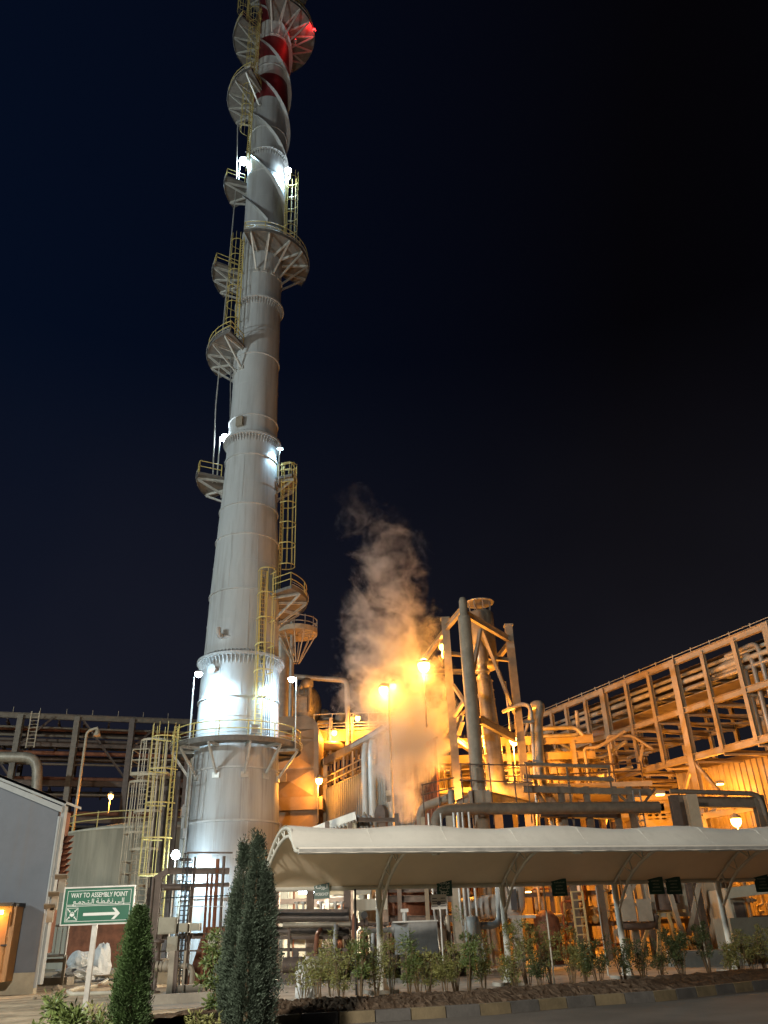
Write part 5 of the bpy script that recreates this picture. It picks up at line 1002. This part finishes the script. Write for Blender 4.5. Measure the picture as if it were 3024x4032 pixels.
bt_zb = max(.5, b.z); MB().poly([(a.x, 34.6, bt_zb), (a.x+.55, 34, bt_zb), (b.x, 34, bt_zb), (b.x, 36.5, bt_zb), (a.x, 36.5, bt_zb)], (0, 0, 1), -(a.z-bt_zb)).build('body', 'galv', bt)
MB().bb(a.x-.05, b.x+.05, 33.95, 36.6, a.z, a.z+.05).build('lid', 'galv_bright', bt); q = Q('h', 195, 870, 34.8); MB().tube([V(q.x, 34.8, a.z), V(q.x, 34.8, a.z+.4)], .09, 8).box((q.x, 34.8, a.z+.42), (.3, .2, .12)).build('filler', 'galv_bright', bt)
MB().bb(a.x+.2, b.x-.2, 34.3, 36.3, 0, bt_zb-.01).build('plinth', 'brown_steel', bt); q = Q('h', 60, 955, 34.4); MB().pipe([q-V(.9, 0, 0), V(a.x, 34.8, q.z)], .1, 10).tube([V(a.x-.1, 34.8, q.z), V(a.x, 34.8, q.z)], .24, 12).build('inlet', 'galv', bt)
fr3 = thing('pipe_stand', Q('h', 300, 1100, 40), 'brown steel stand with crossbars and thin vertical pipes behind the grey tank', 'frame')
for y in (625, 705, 1480/2+130): a, b = Q('h', 20, y, 41), Q('h', 620, y-5, 41); MB().ib(a, b, .2, .28).build('crossbar', 'brown_steel', fr3)
for x, w_, m_ in ((375, .18, 'tan_steel'), (610, .42, 'steel_grey'), (30, .3, 'brown_steel'), (700, .26, 'brown_steel')): q = Q('h', x, 700, 40.8); MB().ib(V(q.x, 40.8, 0), V(q.x, 40.8, 6.4), w_, w_, up=(0, 1, 0)).build('column', m_, fr3)
for x, r_ in ((640, .06), (678, .07), (715, .05), (770, .06), (425, .05), (530, .05)): q = Q('h', x, 700, 39.5); MB().pipe([V(q.x, 39.5, 6.4), V(q.x+.02, 39.5, 1.6+rnd.random()), V(q.x+.3, 40, .2)], r_, 8).build('vertical_pipe', 'galv_bright', fr3)
MB().lathe((Q('h', 200, 800, 43).x, 43, 0), [(1.5, 0), (1.5, 3.0), (1.0, 3.8), (.4, 4.1), (.01, 4.2)], 24).build('rusty_drum', 'rust', fr3)
wv = thing('insulated_vessel', Q('h', 760, 1100, 33), 'white insulated cylindrical vessel with a domed cap left of the second carport post', 'tank'); q = Q('h', 762, 1090, 33); zt4 = Q('h', 762, 835, 33).z; rr4 = (Q('h', 825, 900, 33).x-Q('h', 690, 900, 33).x)/2
MB().lathe((q.x, 33, 0), [(.01, q.z-.05), (rr4*.85, q.z), (rr4, q.z+.2), (rr4, zt4-.25), (rr4*.8, zt4-.06), (.01, zt4)], 28).build('shell', 'white_clad', wv)
for s_ in (-1, 1): MB().bar((q.x+s_*rr4*.6, 33, 0), (q.x+s_*rr4*.6, 33, q.z+.1), .1).build('leg', 'steel_grey', wv)
MB().pipe([V(q.x+rr4, 33, 1.7), V(q.x+rr4+.7, 33, 1.7), V(q.x+rr4+.75, 33, 3.0)], .13, 12).build('side_pipe', 'galv', wv)
du = thing('silver_elbow_duct', Q('h', 1030, 1100, 42), 'big pale silver elbow duct right of the second carport post', 'duct'); MB().pipe([Q('h', 620, 800, 43), Q('h', 960, 760, 43), Q('h', 1090, 790, 43), Q('h', 1090, 600, 43)], .52, 24, 1.0).build('duct', 'white_clad', du)
MB().bar(Q('h', 1000, 850, 42), Q('h', 1260, 848, 42), .3, .12).bar(V(Q('h', 1100, 850, 42).x, 42, 0), Q('h', 1100, 850, 42), .45).build('shelf', 'white_clad', du); MB().box(Q('h', 1085, 710, 42.1), (.3, .05, .9)).build('dark_mark', 'ink', du)
# tripod hopper and portal legs, right half (lit yellow)
hp_ = thing('tripod_hopper', Q('n', 560, 800, 40), 'dark valve head on a bright four-legged stand in front of the yellow-lit wall', 'stand'); q = Q('n', 555, 370, 40)
for dx in (-.95, -.35, .45, .95): MB().bar(V(q.x+dx*.45, 40, q.z), V(q.x+dx*1.6, 40+(dx > 0)*.8, 0), .13, .13).build('leg', 'lit_wall', hp_)
MB().bar(V(q.x-.9, 40, q.z), V(q.x+1, 40, q.z), .15, .12).build('crossbar', 'lit_wall', hp_); MB().lathe((q.x+.05, 40, q.z), [(.5, .05), (.55, .5), (.4, .9), (.15, 1.0), (.15, 1.5), (.25, 1.55), (.25, 1.8), (.01, 1.95)], 14).box((q.x+.4, 39.7, q.z+.5), (.6, .5, .4)).build('valve_head', 'brown_steel', hp_)
pl_ = thing('portal_legs', Q('n', 300, 700, 39), 'grey tubular portal with splayed braces and bent pipe right of the third carport post', 'frame')
for x0, y0, x1, y1, w_ in ((180, 60, 300, 830, .42), (270, 60, 90, 420, .26), (60, 560, 200, 760, .3), (420, 60, 490, 560, .3), (620, 130, 770, 640, .3), (940, 60, 830, 620, .28)):
    MB().bar(Q('n', x0, y0, 39), Q('n', x1, y1, 39), w_*.6).build('leg', 'steel_grey', pl_)
MB().pipe([Q('n', 90, 380, 38.6), Q('n', 120, 520, 38.6), Q('n', 450, 520, 38.6), Q('n', 480, 400, 38.6)], .16, 12, .5).build('bent_pipe', 'brown_steel', pl_)
for x in (190, 365): MB().box(Q('n', x, 355, 38.3), (.6, .2, .85)).build('panel', 'steel_grey', pl_)
MB().bar(Q('n', 90, 300, 38.4), Q('n', 430, 290, 38.4), .12).build('crossbar', 'steel_grey', pl_)
o = MB(); l = MB()
lh = thing('leaning_ladder', Q('h', 1620, 1000, 41), 'orange-lit ladder and rust red tank left of the third carport post', 'ladder'); a = Q('h', 1610, 740, 41); b = Q('h', 1640, 1010, 41)
for s_ in (-.25, .25): l.bar(V(a.x+s_, 41, .2), V(a.x+s_, 41, a.z+.5), .08)
for k in range(9): l.bar(V(a.x-.25, 41, .5+k*.35), V(a.x+.25, 41, .5+k*.35), .05)
l.build('rails', 'lit_wall', lh); MB().lathe((a.x-1.3, 42.5, 0), [(.6, 0), (.6, 1.9), (.3, 2.2), (.01, 2.3)], 24).build('tank', 'rust', lh)
tn = thing('trailer_tank', Q('n', 1350, 700, 38), 'beige boxed unit with a dark hatch and pale legs right of the fourth carport post', 'cabin'); a = Q('n', 1240, 130, 38); b = Q('n', 1480, 550, 38)
MB().bb(a.x, b.x, 38, 40.5, b.z, a.z).build('body', 'box_beige', tn); MB().box(((a.x+b.x)/2, 37.98, (a.z*.4+b.z*.6)), ((b.x-a.x)*.7, .05, (a.z-b.z)*.5)).build('hatch', 'brown_steel', tn); MB().bb(a.x-.05, b.x+.05, 37.9, 38, a.z*.75+b.z*.25, a.z*.72+b.z*.28+.2).build('trim', 'door_orange', tn)
for x in (a.x+.1, b.x-.1): MB().bar((x, 38, 0), (x, 38, b.z), .09).build('leg', 'post_white', tn)
MB().bar((a.x+.1, 38, .3), (b.x-.1, 38, .3), .07).build('leg_bar', 'post_white', tn)
q = Q('n', 1600, 600, 37); tag(MB().bb(q.x-1.2, q.x+2.5, 37, 39, 0, q.z+.6).box((q.x+.2, 36.98, q.z), (.25, .05, .3)).bar((q.x-1.2, 37, q.z+1.5), (q.x+2.5, 37, q.z+1.8), .4).build('generator_housing', 'box_beige', None, (q.x, 37, 0)), 'beige machine housing at the right edge under the carport', 'cabinet')
q = Q('n', 1050, 950, 36); tag(MB().bb(q.x-1.3, q.x+1.5, 36, 37, 0, .55).build('concrete_block', 'concrete', None, (q.x, 36, 0)), 'low concrete block left of the fourth carport post', 'block')
for x, w_ in ((880, .38), (1070, .5)): q = Q('n', x, 300, 41); tag(MB().ib(V(q.x, 41, 0), V(q.x, 41, 7), w_, w_, up=(0, 1, 0)).build('steel_column', 'brown_steel' if x < 1000 else 'tan_steel', None, (q.x, 41, 0)), 'dark brown steel column left of the fourth carport post' if x < 1000 else 'tan steel column just behind the fourth carport post', 'column')
q = Q('n', 970, 270, 44); tag(MB().bb(q.x-2.6, q.x+1.6, 44, 46, q.z-.6, q.z+2.0).bb(q.x-2.6, q.x+1.6, 43.9, 44, q.z+.3, q.z+.6).build('pale_panel_wall', 'box_beige', None, (q.x, 44, 0)), 'pale panelled wall between the last two steel columns', 'wall')
# white tube light and lamps at the ground-level equipment
tl = thing('tube_light', QM(300, 155, 39.5), 'bright white tube light under the carport beside the WORKSHOP sign', 'lamp'); a, b = QM(212, 160, 39.5), QM(392, 150, 39.5); MB().tube([a, b], .13, 8).build('bulb', 'bulb_white', tl); MB().bar(a+V(-.1, 0, .15), b+V(.1, 0, .15), .2, .08).bar(V(QM(335, 155, 39.5).x, 39.7, 0), V(QM(335, 155, 39.5).x, 39.7, a.z+.15), .12).build('housing', 'galv', tl)
light((a+b)/2-V(0, .1, .3), (1, .88, .68), 5200, tl, .3)
rr5 = MB()
mp = thing('pump_row', QM(200, 1100, 36), 'row of low pumps and rusty pipes at ground level behind the shrubs', 'pump')
for k in range(9):
    x = QM(40+k*210, 1000, 36).x; MB().tube([V(x, 36, .55), V(x+.9, 36, .55)], .3, 14).box((x+.5, 36, .15), (1.3, .8, .3)).build('pump', rnd.choice(['steel_grey', 'rust', 'brown_steel']), mp); MB().pipe([V(x+1, 36, .55), V(x+1.25, 36, .55), V(x+1.3, 36.2, 1.3+rnd.random()), V(x+1.3, 38, 1.8)], .09, 8).build('pipe', rnd.choice(['steel_grey', 'rust', 'galv']), mp)
gc = MB(); a = QG('m', 0, 1150); 
# ------------------------------------------------------------------ steel skid between the stack and the camera
KY = 33.0
sk = thing('pipe_skid', Q('l', 300, 1950, KY), 'grey steel frame with cable trays and beams in front of the floodlit chimney foot', 'frame')
def QL(x, y, Y=KY): return Q('l', x, y, Y)
for x, w_, yt_ in ((60, .22, 480), ): q = QL(x, 800); MB().ib(V(q.x, KY, 0), V(q.x, KY, QL(x, yt_).z), w_, w_, up=(0, 1, 0)).build('column', 'brown_steel', sk)
MB().ib(QL(190, 410), QL(960, 410), .2, .22).build('beam', 'brown_steel', sk); MB().bar(QL(200, 400), QL(40, 510), .2, .2).build('brace', 'brown_steel', sk); MB().ib(QL(60, 600), QL(960, 580), .15, .14).build('beam', 'brown_steel', sk)
MB().ib(QL(20, 1225), QL(200, 1225), .18, .22).ib(QL(330, 1220), QL(1000, 1210), .18, .19).build('beam', 'brown_steel', sk); MB().bar(QL(20, 1410), QL(1000, 1395), .06, .05).build('rail', 'brown_steel', sk)
MB().bar(QL(430, 180, KY+.4), QL(1000, 182, KY+.4), .07, .06).build('rail', 'brown_steel', sk); MB().tube([QL(340, 268, KY+1), QL(480, 268, KY+1)], .05, 6).build('rail', 'dark', sk)
for x0, y0, y1, m_, r_ in ((535, 230, 1400, 'brown_steel', .05), (690, 440, 1400, 'rust', .05), (745, 440, 1400, 'rust', .05), (815, 260, 1390, 'rust', .07), (893, 225, 1400, 'brown_steel', .06), (20, 480, 1410, 'brown_steel', .06)):
    q = QL(x0, y0); MB().tube([V(q.x, KY, q.z), V(q.x, KY, .1)], r_, 8).build('standing_pipe', m_, sk)
for x, yt_ in ((420, 180), (475, 265)):
    q = QL(x, yt_, KY-.4); c = MB(); 
    for s_ in (-.07, .07): c.bar(V(q.x+s_, KY-.4, q.z), V(q.x+s_, KY-.4, .1), .03, .05)
    z = .3
    while z < q.z: c.bar(V(q.x-.07, KY-.4, z), V(q.x+.07, KY-.4, z), .05, .03); z += .16
    c.build('ladder_tray', 'dark', sk)
q = QL(480, 620, KY-.2); MB().pipe([QL(150, 615, KY-.2), QL(490, 620, KY-.2), V(q.x, KY-.2, .2)], .1, 10, .2).build('bent_pipe', 'brown_steel', sk)
a, b = QL(120, 745, KY-.3), QL(960, 715, KY-.3); MB().tube([a, b], .02, 5).build('wire', 'dark', sk); MB().tube([QL(250, 850, KY-.3), QL(900, 850, KY-.3)], .015, 5).build('wire', 'galv_bright', sk)
for x0, y0, x1, y1, m_ in ((100, 990, 305, 1190, 'box_beige'), (350, 1060, 450, 1170, 'box_beige'), (480, 1060, 595, 1150, 'box_beige'), (710, 1180, 830, 1340, 'box_beige'), (845, 1200, 920, 1380, 'tan_steel'), (205, 1225, 320, 1410, 'box_beige')):
    a, b = QL(x0, y0, KY-.5), QL(x1, y1, KY-.5); MB().bb(a.x, b.x, KY-.7, KY-.3, b.z, a.z).box(((a.x+b.x)/2, KY-.71, (a.z+b.z)/2), ((b.x-a.x)*.85, .03, (a.z-b.z)*.85)).build('junction_box', m_, sk)
fp = thing('flanged_elbow_pipe', QL(500, 1850, 31.5), 'stubby flanged pipe bending down, at the foot of the steel frame', 'pipe')
a = QL(330, 1595, 31.5); q = QL(505, 1590, 31.5); MB().pipe([QL(40, 1600, 31.5), V(q.x, 31.5, a.z), V(q.x, 31.5, .25)], .085, 14, .4).build('pipe', 'steel_grey', fp)
for x in (60, 110, 150, 215): p = QL(x, 1600, 31.5); MB().tube([p-V(.04, 0, 0), p+V(.05, 0, 0)], .17, 16).build('flange', 'steel_grey', fp)
MB().sph(QL(180, 1595, 31.5), .18, 10).build('valve', 'steel_grey', fp); MB().box((q.x, 31.5, .12), (.9, .6, .2)).build('base', 'concrete', fp)
for x, w_, c_ in ((240, .19, 'insul_dirty'), (290, .15, 'brown_steel'), (400, .07, 'steel_grey')): p = QL(x, 1600, 31); MB().bar(V(p.x, 31, 0), V(p.x, 31, QL(x, 1400, 31).z), w_).build('stand', c_, fp)
for x, lb_ in ((60, 'stubby valve station with flanges at the left end of the steel frame'),):
    p = QL(x, 1500, 32); t = thing('valve_station', V(p.x, 32, 0), lb_, 'valve'); MB().lathe((p.x, 32, 0), [(.2, 0), (.2, .05), (.07, .08), (.07, .9), (.2, .92), (.2, 1.0), (.09, 1.02), (.09, 1.5), (.2, 1.52), (.2, 1.6), (.06, 1.62), (.01, 1.7)], 16).build('body', 'brown_steel', t)
wg = QL(600, 1600, 36); tag(MB().quad((wg.x-.5, 36, .05), (wg.x+1.3, 36, .05), (wg.x+1.3, 36, 2.0), (wg.x+.1, 36, 2.0), -.2).build('rusty_panel', 'rust', None, (wg.x, 36, 0)), 'rust brown panel behind the bush left of the juniper', 'panel')
tag(MB().bb(QL(20, 1700, 38).x, QL(260, 1700, 38).x, 38, 39, 0, .9).build('concrete_plinth', 'plinth', None, QL(100, 1700, 38)), 'beige concrete plinth behind the flanged pipe', 'plinth')
cb2 = MB(); a, b = QG('l', -150, 2085), QG('l', 760, 2030); a.z = b.z = .12; cb2.bar(a, b, .35, .24); tag(cb2.build('low_concrete_kerb', 'concrete'), None, None, None, 'structure')
a, b = QG('l', 95, 2010), QG('l', 640, 2010); tag(MB().box((a+b)/2+V(0, 0, .06), ((b-a).length, 1.2, .07), .1).build('cover_plate', 'galv', None, a), 'flat metal cover plate on the ground before the steel frame', 'plate')
# ================================================================== STEAM
ST = [(1768, 845, 905), (1700, 822, 938), (1640, 800, 975), (1580, 790, 990), (1520, 722, 988), (1460, 720, 968), (1400, 728, 955), (1350, 725, 955), (1300, 735, 950), (1250, 740, 940), (1200, 745, 935), (1150, 715, 925), (1090, 700, 860)]
SYD = 48.2
tabl = []
for y, xl, xr in ST:
    a = Q('D', xl, y, SYD); b = Q('D', xr, y, SYD); tabl.append(((a.z+b.z)/2, (a.x+b.x)/2, (b.x-a.x)/2))
z0_, z1_ = tabl[0][0]-.2, tabl[-1][0]+.5
hull = MB(); hull.lathe((0, 0, 0), [], 3) if 0 else None
vs = []; nseg = 20
prof = [(tabl[0][0]-.3, tabl[0][1], .05)]+[(z, x, r*1.4+.4) for z, x, r in tabl]+[(z1_+1.2, tabl[-1][1], .05)]
for z, x, r in prof:
    for k in range(nseg): vs.append(V(x+r*math.cos(2*PI*k/nseg), SYD+min(r, 3.6)*math.sin(2*PI*k/nseg), z))
hull.add(vs, [(i*nseg+k, i*nseg+(k+1) % nseg, (i+1)*nseg+(k+1) % nseg, (i+1)*nseg+k) for i in range(len(prof)-1) for k in range(nseg)])
hull.add(vs[:nseg], [tuple(range(nseg))[::-1]]); hull.add(vs[-nseg:], [tuple(range(nseg))])
sm = bpy.data.materials.new('steam'); sm.use_nodes = True; t = sm.node_tree; t.nodes.remove(t.nodes['Principled BSDF']); L_ = t.links.new
pv = N(t, 'ShaderNodeVolumePrincipled'); pv.inputs['Color'].default_value = (.96, .91, .86, 1); pv.inputs['Anisotropy'].default_value = .1; pv.inputs['Absorption Color'].default_value = (.5, .5, .5, 1)
gp_ = N(t, 'ShaderNodeNewGeometry'); sp_ = N(t, 'ShaderNodeSeparateXYZ'); L_(gp_.outputs['Position'], sp_.inputs[0])
def curve(idx, lo, hi):
    mr = N(t, 'ShaderNodeMapRange'); mr.inputs[1].default_value = z0_; mr.inputs[2].default_value = z1_; L_(sp_.outputs['Z'], mr.inputs[0])
    fc = N(t, 'ShaderNodeFloatCurve'); L_(mr.outputs[0], fc.inputs['Value']); c = fc.mapping.curves[0]; fc.mapping.use_clip = False
    pts = [((tb[0]-z0_)/(z1_-z0_), (tb[idx]-lo)/(hi-lo)) for tb in tabl]
    c.points[0].location = pts[0]; c.points[1].location = pts[-1]
    for p in pts[1:-1]: c.points.new(*p)
    fc.mapping.update(); m3 = N(t, 'ShaderNodeMath', operation='MULTIPLY_ADD'); L_(fc.outputs[0], m3.inputs[0]); m3.inputs[1].default_value = hi-lo; m3.inputs[2].default_value = lo; return m3.outputs[0]
xs_l = [tb[1] for tb in tabl]; cxn = curve(1, min(xs_l)-.01, max(xs_l)+.01); crn = curve(2, 0, 6)
def mth(op, a, b=None, c=None):
    n = N(t, 'ShaderNodeMath', operation=op)
    for i, v in enumerate((a, b, c)):
        if v is None: continue
        if isinstance(v, (int, float)): n.inputs[i].default_value = v
        else: L_(v, n.inputs[i])
    return n.outputs[0]
n1 = N(t, 'ShaderNodeTexNoise', Scale=.36, Detail=6.0, Roughness=.66, Distortion=1.3); L_(gp_.outputs['Position'], n1.inputs['Vector'])
n2 = N(t, 'ShaderNodeTexNoise', Scale=1.25, Detail=6.0, Roughness=.7, Distortion=1.0); L_(gp_.outputs['Position'], n2.inputs['Vector'])
dx = mth('DIVIDE', mth('SUBTRACT', sp_.outputs['X'], cxn), crn); dy = mth('DIVIDE', mth('SUBTRACT', sp_.outputs['Y'], SYD), mth('MINIMUM', crn, 3.0))
rr2 = mth('SQRT', mth('ADD', mth('MULTIPLY', dx, dx), mth('MULTIPLY', dy, dy)))
nz0 = mth('ADD', mth('MULTIPLY', n1.outputs[0], 2.3), mth('MULTIPLY', n2.outputs[0], 1.3))
nz = mth('SUBTRACT', nz0, .45)
hgt = N(t, 'ShaderNodeMapRange'); hgt.inputs[1].default_value = z0_; hgt.inputs[2].default_value = z1_; hgt.inputs[3].default_value = .74; hgt.inputs[4].default_value = 1.3; L_(sp_.outputs['Z'], hgt.inputs[0])
core = mth('SUBTRACT', mth('SUBTRACT', nz, hgt.outputs[0]), mth('MULTIPLY', mth('POWER', rr2, 2.4), .50))
dn = N(t, 'ShaderNodeMapRange', interpolation_type='SMOOTHSTEP'); dn.inputs[1].default_value = 0.0; dn.inputs[2].default_value = .75; L_(core, dn.inputs[0])
fade = N(t, 'ShaderNodeMapRange'); fade.inputs[1].default_value = z0_+3; fade.inputs[2].default_value = z1_; fade.inputs[3].default_value = 1.5; fade.inputs[4].default_value = .10; L_(sp_.outputs['Z'], fade.inputs[0])
L_(mth('MULTIPLY', dn.outputs[0], fade.outputs[0]), pv.inputs['Density']); L_(pv.outputs[0], t.nodes['Material Output'].inputs['Volume']); M['steam'] = sm
so = hull.build('steam_plume', 'steam'); tag(so, 'orange-lit cloud of steam rising beside the corrugated enclosure', 'steam', None, 'stuff')
sc.cycles.volume_step_rate = 1.0

# ================================================================== dense pipework behind the carport
def manifold(x0, x1, y, label, mats, n, seed, ztop=4.2):
    rn = random.Random(seed); t = thing('pipe_manifold', ((x0+x1)/2, y, 0), label, 'pipework')
    for k in range(n):
        x = rn.uniform(x0, x1); yy = y+rn.uniform(0, 3); r_ = rn.choice((.05, .07, .1, .14)); z = rn.uniform(.6, ztop); x2 = min(x1, x+rn.uniform(.6, 3.5)); m_ = rn.choice(mats)
        pts = [V(x, yy, 0), V(x, yy, z), V(x2, yy, z)]+([V(x2, yy, rn.uniform(z, ztop+1))] if k % 2 else [V(x2, yy+.8, z)]); MB().pipe(pts, r_, 8).build('pipe', m_, t)
        if k % 3 == 0: c_ = V((x+x2)/2, yy, z); o = MB().sph(c_, r_*2.1, 6).tube([c_-V(r_*3, 0, 0), c_-V(r_*2.4, 0, 0)], r_*2, 10).tube([c_+V(r_*2.4, 0, 0), c_+V(r_*3, 0, 0)], r_*2, 10).tube([c_, c_+V(0, 0, r_*5)], r_*.4, 6); o.tube([c_+V(0, 0, r_*5), c_+V(0, 0, r_*5.5)], r_*2.2, 10).build('valve', m_, t)
    for z in (1.6, 3.1, 4.6): MB().ib(V(x0, y+1.2, z), V(x1, y+1.2, z), .18, .22).build('support_beam', 'brown_steel', t)
    for k in range(4): xx = x0+(x1-x0)*k/3; MB().ib(V(xx, y+1.3, 0), V(xx, y+1.3, 5.2), .2, .2, up=(0, 1, 0)).build('support_column', 'brown_steel', t)
manifold(6.5, 12, 47, 'tangle of orange-lit pipes and valves left of the third carport post', ['lit_wall', 'tan_steel', 'rust', 'insul'], 22, 11)
manifold(12.8, 20, 46.5, 'pipes and valves in front of the yellow-lit wall, right of the third carport post', ['lit_wall', 'tan_steel', 'steel_grey'], 20, 12)
manifold(-6.5, .5, 43.5, 'pale pipes and valves behind the dark drums under the carport', ['cream', 'galv_bright', 'tan_steel', 'rust'], 20, 13)
manifold(.8, 6, 46, 'dim brown pipes behind the grey square tank', ['rust', 'brown_steel', 'steel_grey'], 18, 14)
manifold(20.5, 27, 43, 'dull pipes at the right edge beyond the fourth carport post', ['tan_steel', 'steel_grey', 'cream'], 12, 15)
for x, y, w_, m_ in ((-5.2, 45, 1.3, 'cream'), (-3.2, 46, .9, 'box_beige'), (-1.6, 45.5, .7, 'cream')):
    lb_ = {-5.2: 'broad cream tank lit by the tube light, behind the dark drums', -3.2: 'beige upright tank behind the WORKSHOP sign', -1.6: 'slim cream tank left of the pale steel column'}[x]
    t = thing('upright_tank', (x, y+2, 0), lb_, 'tank'); MB().lathe((x, y+2, 0), [(w_, 0), (w_, 4.6), (w_*.7, 5.1), (.01, 5.3)], 24).build('shell', m_, t); MB().tube([V(x, y+2-w_*.5, 4.9), V(x, y+2-w_*.5, 5.6)], .1, 8).build('vent', 'galv', t)

tr2_ = thing('front_railing', (4, 43, 0), 'grey walkway railing crossing in front of the exhaust tower', 'railing')
for k, (xa, ya, xb, yb) in enumerate(((640, 1600, 1240, 1620), (640, 1470, 1240, 1480), (330, 1640, 600, 1580), (330, 1720, 600, 1660))): MB().tube([Q('e', xa, ya, 43.2), Q('e', xb, yb, 43.2)], .035, 6).build('rail', 'brown_steel', tr2_)
for x in (650, 725, 880, 1075, 1180, 340, 470): q = Q('e', x, 1460 if x > 600 else 1640, 43.2); MB().tube([V(q.x, 43.2, 6.2), q], .035, 6).build('post', 'brown_steel', tr2_)
